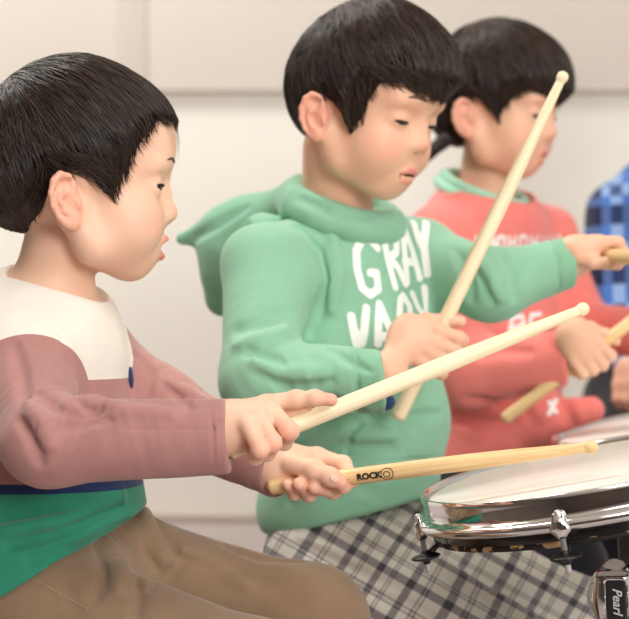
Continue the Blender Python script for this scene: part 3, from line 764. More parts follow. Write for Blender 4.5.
def shoe(name, ankle, fdir, parent):
    a = np.asarray(ankle, float); f = nrm((fdir[0], fdir[1], 0)); A = np.array([a[0], a[1], 0.])
    up = np.array([0, 0, 1.]); R = frame(f, up)
    s = U(.02, ell(A+.035*f+up*.030, (.085, .034, .030), R), ell(A+up*.05, (.045, .034, .05), R)); s = INT(.004, s, HALF(A+up*.002, -up))
    s = SUB(.004, s, cap(A+up*.075, A+up*.2, .026))
    v, q = sdf_mesh(s, A-.14, A+np.array([.14, .14, .12]), .005); o = mk(name, v, q, M['shoe'], parent)
    sol = INT(.003, ell(A+.03*f+up*.008, (.092, .038, .03), R), U(0, INT(.002, HALF(A+up*.014, up), HALF(A, -up))))
    v, q = sdf_mesh(sol, A-.14, A+np.array([.14, .14, .05]), .005); mk('sole', v, q, M['black'], o)
def stool(seat_pt, label, h=None):
    x, y, z = seat_pt; o = empty('stool', (x, y, 0), label, 'stool')
    lathe('seat', [(0, z-.045), (.150, z-.045), (.158, z-.035), (.160, z-.015), (.154, z-.004), (.135, z), (0, z)], M['seat'], o, mat4((x, y, 0), np.eye(3)))
    for k in range(4):
        t = math.pi/4+k*math.pi/2; a = np.array([x+.10*math.cos(t), y+.10*math.sin(t), z-.045]); b = np.array([x+.15*math.cos(t), y+.15*math.sin(t), .0])
        v, q = tube_mesh(np.stack([a, b])[None], np.full((1, 2), .011), 12); mk('leg', v, q, M['steel'], o)
    th = np.linspace(0, 2*math.pi, 33); p = np.stack([x+.122*np.cos(th), y+.122*np.sin(th), np.full(33, z*.42)], 1)
    v, q = tube_mesh(p[None], np.full((1, 33), .007), 8); mk('foot_ring', v, q, M['steel'], o)
    return o
# ------------------------------------------------------------------ person in the cream and maroon shirt
def person_one():
    root = empty('person', P(60, 640, 1.74), 'person in cream and maroon long-sleeved top and brown trousers, in profile holding two drumsticks', 'person', 'people playing drums')
    hd = Head(P(66, 205, 1.75), V(math.cos(.14), .0, -math.sin(.14)), V(0, 1, 0), 1.0, mouth=.0056, eye=.0027)
    tf = V(math.cos(.35), 0, math.sin(.35)); tu = V(.02, 1, 0); TR = frame(tf, tu)
    chest = P(38, 378, 1.77); belly = P(44, 485, 1.76); hip = P(44, 580, 1.75)
    # near hand (right): index along the stick, three fingers curled
    w1 = P(226, 428, 1.57)
    f_idx = finger([P(268, 403, 1.585), P(296, 399, 1.585), P(315, 398, 1.582), P(331, 400, 1.582)], .0078, .0058)
    f_mid = finger([P(270, 409, 1.566), P(289, 431, 1.553), P(284, 441, 1.572), P(276, 434, 1.592)], .0083, .0068)
    f_rng = finger([P(259, 417, 1.553), P(272, 443, 1.542), P(267, 452, 1.561), P(262, 443, 1.585)], .0081, .0066)
    f_pky = finger([P(248, 426, 1.543), P(260, 450, 1.535), P(255, 457, 1.552), P(252, 449, 1.575)], .0072, .0060)
    thumb = finger([P(243, 428, 1.600), P(268, 424, 1.605), P(290, 415, 1.602), P(305, 411, 1.598)], .0095, .0070)
    palm = U(.016, chain([P(265, 406, 1.578), w1], [.0105, .0175]), chain([P(258, 416, 1.560), w1], [.0110, .0175]), chain([P(247, 425, 1.552), w1], [.0100, .0165]),
             chain([w1, P(200, 436, 1.57)], [.0185, .019]))
    hand1 = U(.005, palm, thumb, U(.0010, f_idx, f_mid, f_rng, f_pky))
    # far hand (left): thumb along the stick, fingers curled beneath
    w2 = P(277, 466, 1.745)
    g_idx = finger([P(318, 456, 1.752), P(343, 464, 1.742), P(352, 479, 1.726), P(343, 488, 1.708)], .0080, .0064)
    g_mid = finger([P(314, 464, 1.762), P(337, 478, 1.752), P(333, 491, 1.728), P(314, 487, 1.707)], .0082, .0068)
    g_rng = finger([P(306, 468, 1.766), P(320, 486, 1.752), P(309, 494, 1.728), P(299, 484, 1.706)], .0078, .0064)
    g_pky = finger([P(298, 470, 1.766), P(303, 486, 1.752), P(294, 493, 1.730), P(288, 485, 1.712)], .0070, .0058)
    g_th = finger([P(292, 464, 1.722), P(314, 470, 1.708), P(330, 477, 1.702), P(340, 482, 1.702)], .0105, .0074)
    palm2 = U(.016, chain([P(316, 458, 1.752), w2], [.0105, .0180]), chain([P(303, 467, 1.758), w2], [.0115, .0175]), chain([P(296, 463, 1.735), w2], [.0130, .0170]),
              chain([w2, P(248, 458, 1.775)], [.0185, .019]))
    hand2 = U(.005, palm2, g_th, U(.0010, g_idx, g_mid, g_rng, g_pky))
    neck = chain([P(46, 318, 1.765), P(62, 240, 1.75)], [.040, .036])
    sh1 = P(26, 370, 1.70); el1 = P(46, 437, 1.585); sh2 = P(78, 350, 1.86); el2 = P(158, 408, 1.81)
    hn = P(56, 628, 1.69); kn = P(262, 690, 1.60); fn_ = P(274, 1010, 1.62); hf = P(84, 566, 1.81); kf = P(312, 620, 1.795); ff = P(330, 965, 1.80)
    torso = U(.04, ell(chest, (.072, .098, .095), TR), ell(belly, (.074, .090, .09), TR), ell(hip, (.07, .09, .06), TR), chain([P(44, 322, 1.765), sh1], [.036, .03]), chain([P(48, 322, 1.765), sh2], [.036, .03]))
    body = U(.02, torso, neck, chain([sh1, el1, P(200, 436, 1.57)], [.030, .023, .021]), chain([sh2, el2, P(248, 458, 1.775)], [.032, .027, .021]))
    full = U(.010, body, hd.node, hand1, hand2)
    v, q = sdf_mesh(full, P(66, 300, 1.75)-np.array([.22, .30, .36]), P(66, 300, 1.75)+np.array([.36, .24, .28]), .0021)
    b = mk('body', v, q, M['skin'], root)
    tp, _ = trace(hand2, [335, 339], [478.5, 480]); gn = grad(hand2, tp)[0]; fx = nrm(tp[1]-tp[0]); nl = ell(tp[0]-gn*.0002, (.0050, .0038, .0009), np.stack([fx, nrm(np.cross(gn, fx)), nrm(np.cross(fx, nrm(np.cross(gn, fx))))], 1))
    nv, nq = sdf_mesh(nl, tp[0]-.008, tp[0]+.008, .0006); mk('fingernail', nv, nq, M['nail'], b)
    t = hd.tint(v); hp = np.minimum.reduce([np.linalg.norm(v-np.asarray(x), axis=1) for x in (P(290, 434, 1.55), P(272, 446, 1.54), P(258, 452, 1.535), P(331, 400, 1.58), P(340, 482, 1.70), P(302, 486, 1.71), P(320, 488, 1.71), P(290, 487, 1.715), P(346, 488, 1.71))])
    t[:, 0] = np.maximum(t[:, 0], .6*np.clip(1.3-hp/.014, 0, 1)); attr(b, 'tint', t)
    hd.features(b, brow=.75)
    poly = [(.135, .080), (.104, .084), (.085, .080), (.070, .060), (.057, .038), (.042, .006), (.036, .010), (.022, .026), (.004, .030), (-.014, .026), (-.022, -.004), (-.040, -.026), (-.062, -.030), (-.12, -.03), (-.12, .2), (.135, .2)]
    hd.hair(root, lambda p: poly_sd(p[:, [0, 2]], poly), (-.052, .0, .105), thick=lambda p: np.clip(.0135-.11*np.maximum(p[:, 0]-.02, 0), .0040, .0135), n=4800, L=(.03, .06), grav=.35, rad=.0006)
    # shirt
    d1 = nrm(P(226, 434, 1.57)-P(120, 440, 1.575)); d2 = nrm(P(273, 468, 1.748)-P(220, 446, 1.79))
    sl1 = sleeve([sh1+V(-.006, 0, 0), el1+V(0, -.004, 0), P(229, 436.5, 1.57)], [.049, .0375, .0320], d1)
    sl2 = sleeve([sh2, el2, P(283, 471, 1.744)], [.048, .038, .0295], d2)
    tor = U(.05, ell(chest, (.086, .110, .100), TR), ell(belly, (.092, .106, .088), TR), ell(hip+V(0, .006, 0), (.106, .122, .085), TR), chain([P(40, 330, 1.765), sh1+V(0, .012, 0)], [.045, .036]), chain([P(50, 330, 1.765), sh2+V(0, .012, 0)], [.045, .036]))
    a, b_, c_ = P(0, 598, 1.66), P(138, 512, 1.72), P(60, 556, 1.86); hn_ = nrm(np.cross(b_-a, c_-a)); hn_ = -hn_ if hn_@tu > 0 else hn_
    tor = INT(.004, tor, HALF(a, hn_))
    raw = U(.016, tor, sl1, sl2)
    folds = [[7e-3, (72, 400), (95, 412), (110, 404)], [6e-3, (40, 392), (58, 408), (96, 420)], [6e-3, (20, 420), (34, 438), (40, 462)], [5e-3, (60, 428), (80, 424), (110, 420)],
             [5e-3, (15, 345), (22, 375), (24, 400)], [3e-3, (62, 334), (70, 360), (74, 392)], [5e-3, (165, 384), (180, 396), (190, 408)], [4e-3, (140, 356), (150, 372), (148, 392)],
             [6e-3, (10, 545), (60, 530), (120, 505)], [5e-3, (30, 560), (80, 548), (125, 520)], [5e-3, (0, 520), (60, 512), (110, 500)]]
    ribs = [[7e-3, (60, 412), (82, 404), (98, 400)], [6e-3, (28, 404), (42, 424), (50, 444)], [5e-3, (96, 404), (130, 412), (170, 414)], [4e-3, (172, 386), (190, 392), (205, 402)], [6e-3, (5, 530), (60, 520), (120, 496)]]
    shirt = raise_(carve(raw, folds, .005, .008), ribs, .005, .010)
    shirt = carve(shirt, [[1.2e-3, (211, 400), (212, 420), (213, 440), (214, 464)], [1e-3, (219, 400), (221, 440), (222, 462)], [1.0e-3, (88, 429), (130, 430), (180, 429), (226, 429)], [1.0e-3, (38, 402), (36, 425), (37, 448)]], .001, .002)
    fa = nrm(P(228, 436, 1.57)-el1); ua = nrm(el1-sh1)
    shirt = DISPS(shirt, lambda p: fbm(p, 38, .0012, 3, 2), wrinkle(P(70, 418, 1.55), .040, fa*.75-UP*.5, 300, .0042, 1.6, 41), wrinkle(P(30, 400, 1.60), .034, ua+.6*RT, 280, .0038, 1.6, 42),
                  wrinkle(P(150, 436, 1.55), .05, fa*.9+UP*.35, 190, .0020, 1.6, 43), wrinkle(P(165, 385, 1.79), .030, nrm(P(275, 467, 1.748)-el2), 300, .0040, 1.5, 44), wrinkle(P(245, 470, 1.75), .03, nrm(P(275, 467, 1.748)-el2), 330, .0026, 1.5, 45),
                  wrinkle(P(70, 530, 1.66), .06, tu+.55*tf, 210, .0036, 1.5, 46), wrinkle(P(100, 430, 1.68), .05, tu, 170, .0036, 1.5, 47))
    ce1 = nrm(tf-.40*tu); ce2 = TR[:, 1]; cc = P(54, 289, 1.762); cn = np.cross(ce1, ce2); cn = cn*np.sign(cn@tu)
    cring = [cc+.051*math.cos(a)*ce1+.053*math.sin(a)*ce2-cn*.008*abs(math.sin(a)) for a in np.linspace(0, 2*math.pi, 25)[:-1]]
    shirt = SUB(.006, shirt, U(.01, cap(cc+.012*cn, cc+.2*cn, .050), ell(cc+.008*cn, (.048, .050, .02), np.stack([ce1, ce2, cn], 1))))
    shirt = SUB(.003, shirt, U(0, cap(P(214, 433, 1.57), P(290, 425, 1.57), .0225), cap(P(268, 464, 1.755), P(305, 480, 1.73), .0240)))
    # bottom edge of the hem
    v, q = sdf_mesh(shirt, P(66, 430, 1.75)-np.array([.22, .30, .24]), P(66, 430, 1.75)+np.array([.32, .26, .20]), .0023)
    armhole = U(.01, chain([P(30, 408, 1.655), el1, P(240, 434, 1.57)], [.068, .062, .05])); arm2 = U(.01, chain([P(104, 372, 1.875), el2, P(290, 474, 1.74)], [.066, .05, .05]))
    yk = P(92, 380, 1.70)
    ch = lambda fn, vv: np.concatenate([fn(c) for c in np.array_split(vv, max(1, len(vv)//4000))])
    slv = U(0, armhole, arm2)
    f_y = lambda p: np.maximum(-(p-yk)@tu, -slv(p))                     # above the yoke line and not sleeve
    yoke, rest = split(v, q, ch(f_y, v))
    hz = P(70, 492, 1.68); f_h = lambda p: np.maximum((p-hz)@nrm(tu-.02*tf), -slv(p)-.004)
    hem, rest = split(rest[0], rest[1], ch(f_h, rest[0])); f_s = lambda p: np.maximum((p-hz-tu*.009)@nrm(tu-.02*tf), -slv(p)-.004)
    stripe, rest = split(rest[0], rest[1], ch(f_s, rest[0]))
    s = panel('shirt', rest, M['maroon'], root); y = panel('yoke', yoke, M['cream'], s); y['label'] = 'cream shoulder panel of the top'
    h = panel('hem_panel', hem, M['teal'], s); h['label'] = 'green lower edge of the top'; panel('stripe', stripe, M['navy'], s)['label'] = 'thin navy stripe above the green hem'
    cv, cq = sdf_mesh(U(.002, ring(cring, .0050), ring([x-cn*.006 for x in cring], .0050)), cc-.09, cc+.09, .002); mk('collar', cv, cq, M['cream'], s)
    p0, _ = trace(shirt, [129.5, 131.5], [367, 388]); g = grad(shirt, p0)
    p0 = p0+g*.001
    R = axis_frame(g[0], tuple(nrm(p0[0]-p0[1]))); up_ = nrm(p0[0]-p0[1])
    tg = ell((p0[0]+p0[1])/2, (.0048, .0112, .0020), np.stack([nrm(np.cross(up_, g[0])), up_, nrm(np.cross(nrm(np.cross(up_, g[0])), up_))], 1))
    tv, tq = sdf_mesh(tg, p0.mean(0)-.02, p0.mean(0)+.02, .0008); mk('pocket_tag', tv, tq, M['navy'], s)['label'] = 'small navy tag on the chest'
    # trousers
    tr = U(.03, ell(P(48, 592, 1.75), (.097, .112, .062), TR), ell(P(70, 545, 1.78), (.075, .085, .05), TR), chain([hn, kn], [.070, .056]), chain([kn, fn_], [.054, .042]), chain([hf, kf], [.066, .050]), chain([kf, ff], [.050, .040]))
    tr0 = tr
    tf_ = [[6e-3, (150, 505), (160, 525), (176, 556)], [5e-3, (120, 530), (140, 548), (160, 572)], [5e-3, (95, 545), (104, 570), (98, 596)], [4e-3, (178, 556), (205, 560), (240, 575)], [4e-3, (150, 590), (170, 575), (186, 560)], [5e-3, (230, 545), (260, 556), (300, 560)], [4e-3, (128, 560), (140, 590), (136, 615)]]
    tr_ = [[6e-3, (142, 502), (150, 530), (165, 560)], [5e-3, (108, 540), (120, 565), (118, 590)], [5e-3, (184, 552), (215, 566), (245, 584)], [4e-3, (230, 535), (270, 550), (310, 562)]]
    tr = raise_(carve(tr, tf_, .005, .009), tr_, .005, .011)
    tr = DISPS(tr, lambda p: fbm(p, 33, .0014, 5, 2), wrinkle(P(150, 545, 1.74), .05, V(.9, .5, .2), 210, .0042, 1.6, 51), wrinkle(P(90, 600, 1.64), .06, V(.8, .7, 0), 170, .004, 1.6, 52), wrinkle(P(240, 560, 1.80), .06, V(.5, .9, 0), 160, .003, 1.6, 53))
    fl = np.array([0, 0, 1.])
    tr = INT(.003, tr, HALF((0, 0, .045), -fl))
    v, q = sdf_mesh(tr, np.array([hn[0]-.16, kn[1]-.12, .03]), np.array([kf[0]+.10, kf[1]+.12, hip[2]+.09]), .003)
    o = mk('trousers', v, q, M['cord'], root)
    st, ok = trace(tr, np.interp(np.linspace(0, 1, 16), [0, .5, 1], [36, 60, 88]), np.interp(np.linspace(0, 1, 16), [0, .5, 1], [581, 594, 610]))
    vv, qq = tube_mesh(st[None], np.full((1, 16), .0009), 5); mk('pocket_seam', vv, qq, M['stitch'], o)
    fdir = V(1, 0, .1); shoe('shoe', fn_, fdir, root); shoe('shoe', ff, fdir, root)
    return stool((hip[0]-.0, hip[1], hip[2]-.117), 'round black stool under the person in brown trousers')
# ------------------------------------------------------------------ person in the green hooded sweatshirt
def chunk(fn, v): return np.concatenate([fn(c) for c in np.array_split(v, max(1, len(v)//4000))])
def person_two():
    root = empty('person', P(345, 560, 2.05), 'person in mint green hooded sweatshirt with white lettering and plaid trousers, looking down', 'person', 'people playing drums')
    hd = Head(P(351, 122, 1.99), V(.80, -.235, .55), V(.20, .97, .14), .955, mouth=.0012, eye=.0012, gaze=.0030, chin=.005, lipx=-.0025, lipz=.72)
    tf = V(.72, -.05, .69); tu = V(.06, 1, .02); TR = frame(tf, tu)
    chest = P(347, 322, 2.05); belly = P(352, 430, 2.03); hip = P(335, 525, 2.05)
    sh1 = P(266, 272, 1.96); el1 = P(263, 379, 1.875); cu1 = P(382, 382, 1.84); w1 = P(388, 374, 1.84)
    sh2 = P(421, 262, 2.11); el2 = P(490, 284, 2.00); cu2 = P(572, 261, 2.022); w2 = P(576, 259, 2.03)
    # sticks through the fists
    S1 = stick_line['C']; S2 = stick_line['D']
    h1, _ = fist(P(437, 350, 1.873), S1, V(.9, .1, -.1), V(-.15, .05, 1), w1, .86)
    h2, _ = fist(P(603, 255, 2.02), S2, V(.97, .02, -.2), V(-.05, 1, .1), w2, .78)
    body = U(.02, U(.04, ell(chest, (.066, .10, .10), TR), ell(belly, (.07, .080, .09), TR), ell(hip+V(.016, .02, 0), (.06, .07, .05), TR)), chain([P(338, 240, 2.04), P(336, 150, 1.99)], [.042, .037]),
             chain([sh1, el1, w1], [.030, .024, .0195]), chain([sh2, el2, w2], [.033, .028, .0195]), chain([P(335, 250, 2.04), sh1], [.036, .03]), chain([P(345, 250, 2.04), sh2], [.036, .03]))
    full = U(.010, body, hd.node, h1, h2)
    v, q = sdf_mesh(full, P(345, 320, 2.03)-np.array([.20, .30, .28]), P(345, 320, 2.03)+np.array([.36, .20, .38]), .0026)
    b = mk('body', v, q, M['skin_warm'], root); attr(b, 'tint', hd.tint(v)); hd.features(b, brow=1.0, lash=1.35, gaze=.35)
    poly = [(.15, .050), (.100, .050), (.086, .056), (.066, .052), (.055, .030), (.049, .004), (.040, -.008), (.030, .004), (.018, .026), (.004, .030), (-.014, .026), (-.022, -.004), (-.030, -.030), (-.058, -.040), (-.12, -.04), (-.12, .2), (.15, .2)]
    hd.hair(root, lambda p: poly_sd(p[:, [0, 2]], poly), (-.045, .0, .115), thick=lambda p: np.clip(.0065+.10*np.maximum(p[:, 0]+.04, 0)+.05*np.maximum(p[:, 2]-.09, 0), .0065, .0165), n=4200, L=(.035, .07), grav=.40, rad=.0008, tip=.011)
    d1 = nrm(V(1, .08, 0)); d2 = nrm(V(.97, .1, -.1))
    sl1 = sleeve([sh1, el1, cu1], [.048, .0415, .0318], d1); sl2 = sleeve([sh2, el2, cu2], [.046, .037, .0285], d2)
    tor = U(.05, ell(chest, (.084, .116, .108), TR), ell(belly+V(.004, .012, .004), (.106, .104, .112), TR), ell(hip+V(.014, .012, 0), (.100, .108, .066), TR), chain([P(335, 250, 2.04), sh1+V(0, .01, 0)], [.045, .038]), chain([P(345, 250, 2.04), sh2+V(0, .01, 0)], [.045, .038]))
    raw = U(.022, tor, sl1, sl2)
    folds = [[4e-3, (288, 214), (320, 250), (328, 281), (318, 320), (300, 350)], [6e-3, (262, 372), (290, 384), (330, 380)], [6e-3, (250, 350), (272, 362), (300, 372)], [5e-3, (236, 330), (262, 322), (290, 312)],
             [6e-3, (335, 400), (370, 418), (420, 425)], [5e-3, (346, 455), (350, 434), (366, 416)], [5e-3, (366, 416), (400, 420), (440, 414)], [7e-3, (300, 470), (340, 450), (390, 446)], [5e-3, (470, 262), (486, 280), (494, 300)], [4e-3, (500, 252), (512, 275), (516, 298)],
             [5e-3, (455, 250), (468, 275), (470, 300)], [6e-3, (290, 430), (300, 460), (290, 500)], [5e-3, (330, 350), (350, 362), (370, 372)]]
    ribs = [[7e-3, (256, 362), (280, 374), (320, 374)], [6e-3, (236, 345), (258, 340), (285, 330)], [7e-3, (480, 258), (492, 278), (500, 298)], [7e-3, (300, 440), (340, 432), (390, 436)], [6e-3, (310, 480), (350, 468), (400, 462)], [6e-3, (330, 225), (338, 270), (332, 310)]]
    hoodie = raise_(carve(raw, folds, .005, .010), ribs, .005, .013)
    fa = nrm(cu1-el1); ua = nrm(el1-sh1)
    hoodie = DISPS(hoodie, lambda p: fbm(p, 30, .0017, 9, 2), wrinkle(P(290, 378, 1.83), .05, fa+.4*UP, 200, .0046, 1.6, 61), wrinkle(P(262, 330, 1.87), .05, ua+.3*RT, 170, .0040, 1.6, 62), wrinkle(P(488, 280, 1.96), .05, nrm(w2-el2)-.4*UP, 200, .0046, 1.6, 63),
                   wrinkle(P(360, 430, 1.93), .09, tu+.2*tf, 120, .0055, 1.6, 64), wrinkle(P(330, 490, 1.94), .07, tu-.2*tf, 150, .0045, 1.6, 65), wrinkle(P(310, 260, 1.93), .05, V(.8, -.5, 0), 130, .0036, 1.6, 66), wrinkle(P(360, 382, 1.81), .035, fa, 240, .0014, 1.4, 67))
    hoodie = carve(hoodie, [[2.2e-3, (288, 214), (320, 250), (328, 281), (320, 320)], [2.4e-3, (346, 458), (350, 436), (364, 418), (382, 410)], [2e-3, (346, 458), (384, 462), (430, 458)], [2e-3, (356, 352), (357, 380), (358, 412)], [2e-3, (556, 238), (558, 262), (560, 288)]], .002, .0035)
    a, b_, c_ = P(262, 537, 2.0), P(436, 494, 2.0), P(340, 504, 2.2); hn_ = nrm(np.cross(b_-a, c_-a)); hn_ = -hn_ if hn_@tu > 0 else hn_
    hoodie = INT(.006, hoodie, HALF(a, hn_))
    hoodie = SUB(.006, hoodie, cap(P(337, 222, 2.03), P(330, 130, 2.0), .047))
    hoodie = SUB(.003, hoodie, U(0, cap(P(374, 382, 1.84), P(420, 370, 1.84), .024), cap(P(562, 262, 2.03), P(600, 255, 2.03), .0215)))
    v, q = sdf_mesh(hoodie, P(345, 380, 2.03)-np.array([.20, .30, .22]), P(345, 380, 2.03)+np.array([.30, .22, .22]), .0026)
    cuff1 = lambda p: np.maximum(-(p-(cu1-d1*.030))@d1, np.linalg.norm(p-cu1, axis=1)-.07); cuff2 = lambda p: np.maximum(-(p-(cu2-d2*.026))@d2, np.linalg.norm(p-cu2, axis=1)-.07)
    cA, rest = split(v, q, chunk(cuff1, v)); cB, rest = split(rest[0], rest[1], chunk(cuff2, rest[0]))
    o = panel('hooded_sweatshirt', rest, M['mint'], root); panel('cuff', cA, M['mint_rib'], o); panel('cuff', cB, M['mint_rib'], o)
    # lettering on the chest
    L1 = [[(377, 248), (370, 240), (361, 241), (356, 251), (357, 270), (362, 288), (370, 295), (378, 289), (376, 273), (370, 273)],
          [(382, 232), (388, 262), (395, 287)], [(382, 232), (391, 227), (396, 236), (396, 252), (388, 260)], [(390, 259), (398, 268), (405, 284)],
          [(402, 222), (404, 250), (407, 282)], [(402, 222), (411, 248), (419, 278)], [(404, 262), (414, 262)], [(413, 222), (418, 240), (424, 250)], [(426, 222), (424, 248), (428, 274)]]
    L2 = [[(351, 316), (355, 338), (359, 354)], [(366, 308), (364, 332), (360, 354)], [(378, 350), (378, 325), (379, 304)], [(379, 304), (388, 325), (397, 346)], [(379, 338), (392, 335)],
          [(400, 300), (399, 316), (405, 330), (411, 324), (409, 306), (403, 296), (400, 300)], [(412, 294), (418, 308), (425, 318)], [(424, 288), (425, 304), (426, 318)]]
    lettering(hoodie, rest[0], rest[1], L1, .0047, M['white_print'], o)['label'] = 'upper line of white block letters'
    lettering(hoodie, rest[0], rest[1], L2, .0047, M['white_print'], o)['label'] = 'lower line of white block letters'
    # hood lying on the back and round the neck
    hr = []
    nc = P(345, 205, 2.03)
    e1 = nrm(tf-.38*tu); e2 = TR[:, 1]; n_ = np.cross(e1, e2); n_ = n_*np.sign(n_@tu)
    rng_ = np.linspace(0, 2*math.pi, 21)[:-1]; ringp = [nc+.054*math.cos(t)*e1+.058*math.sin(t)*e2 for t in rng_]; ring2 = [nc-n_*.013+.056*math.cos(t)*e1+.064*math.sin(t)*e2 for t in rng_]
    bag = U(.03, chain([P(296, 208, 2.06), P(244, 222, 2.10), P(183, 239, 2.12)], [.026, .025, .008]), chain([P(300, 225, 2.08), P(240, 262, 2.10), P(222, 300, 2.10)], [.034, .034, .020]), chain([P(222, 232, 2.10), P(226, 268, 2.11)], [.020, .024]),
            chain([P(262, 232, 2.00), P(242, 262, 2.03)], [.022, .022]))
    hood = U(.020, U(.006, ring(ringp, .0105)), U(.01, ring(ring2, .0125)), bag)
    hood = SUB(.012, hood, U(.004, chain([P(186, 254, 2.05), P(214, 240, 2.04), P(236, 246, 2.03)], [.008, .013, .010])))
    hood = SUB(.006, hood, cap(nc-n_*.05, nc+n_*.12, .046))
    hood = carve(hood, [[3.5e-3, (182, 244), (214, 226), (246, 208)], [4e-3, (300, 198), (330, 212), (372, 216)], [5e-3, (250, 215), (236, 250), (228, 290)]], .004, .010)
    hood = DISP(hood, lambda p: fbm(p, 40, .0014, 12, 2))
    v, q = sdf_mesh(hood, P(290, 240, 2.06)-np.array([.16, .14, .10]), P(290, 240, 2.06)+np.array([.15, .12, .09]), .0026); mk('hood', v, q, M['mint'], o)
    # wristband
    wc = P(390, 398, 1.80)
    wb = U(.004, ring([P(376, 381, 1.84)+.0205*(math.cos(t)*V(0, 1, 0)+math.sin(t)*V(0, 0, 1)) for t in np.linspace(0, 2*math.pi, 17)[:-1]], .004), ell(P(386, 402, 1.832), (.0095, .0110, .0085)), cap(P(376, 398, 1.832), P(386, 402, 1.832), .007))
    v, q = sdf_mesh(wb, P(386, 386, 1.84)-.045, P(386, 386, 1.84)+.045, .002); mk('wristband', v, q, M['navy'], root)['label'] = 'navy band under the sleeve cuff'
    # plaid trousers
    hn = P(336, 567, 2.01); kn = P(500, 664, 1.92); an = P(505, 935, 1.96); hf = P(392, 545, 2.12); kf = P(585, 640, 2.02); af = P(600, 925, 2.08)
    tr = U(.03, ell(hip+V(.026, -.012, 0), (.088, .088, .062), TR), chain([hn, kn], [.083, .060]), chain([kn, an], [.058, .046]), chain([hf, kf], [.078, .058]), chain([kf, af], [.056, .046]))
    tr = carve(tr, [[5e-3, (300, 545), (350, 570), (400, 590)], [6e-3, (310, 530), (370, 545), (440, 570)], [7e-3, (420, 560), (470, 590), (520, 612)], [5e-3, (340, 575), (390, 600), (430, 615)]], .006, .010)
    tr = DISPS(tr, lambda p: fbm(p, 28, .0020, 15, 2), wrinkle(P(350, 560, 1.93), .09, V(.3, .95, 0), 150, .004, 1.6, 71), wrinkle(P(470, 590, 1.9), .08, V(.4, .9, 0), 150, .003, 1.6, 72)); tr = INT(.003, tr, HALF((0, 0, .045), (0, 0, -1)))
    v, q = sdf_mesh(tr, np.array([hn[0]-.14, kn[1]-.11, .03]), np.array([kf[0]+.10, kf[1]+.14, hip[2]+.09]), .0032)
    o = mk('trousers', v, q, M['plaid'], root)
    a1 = nrm(kn-hn); a2 = nrm(np.cross(a1, -FW)); w = .004*np.sin(v@a1*40)
    attr(o, 'cloth', np.stack([v@V(.84, -.54, .1)+w, v@V(.50, .86, -.12)+.004*np.sin(v@a2*50), 0*w], 1))
    shoe('shoe', an, V(.8, 0, .5), root); shoe('shoe', af, V(.8, 0, .5), root)
    stool(hip+V(-.015, -.150, -.03), 'round black stool under the person in plaid trousers')
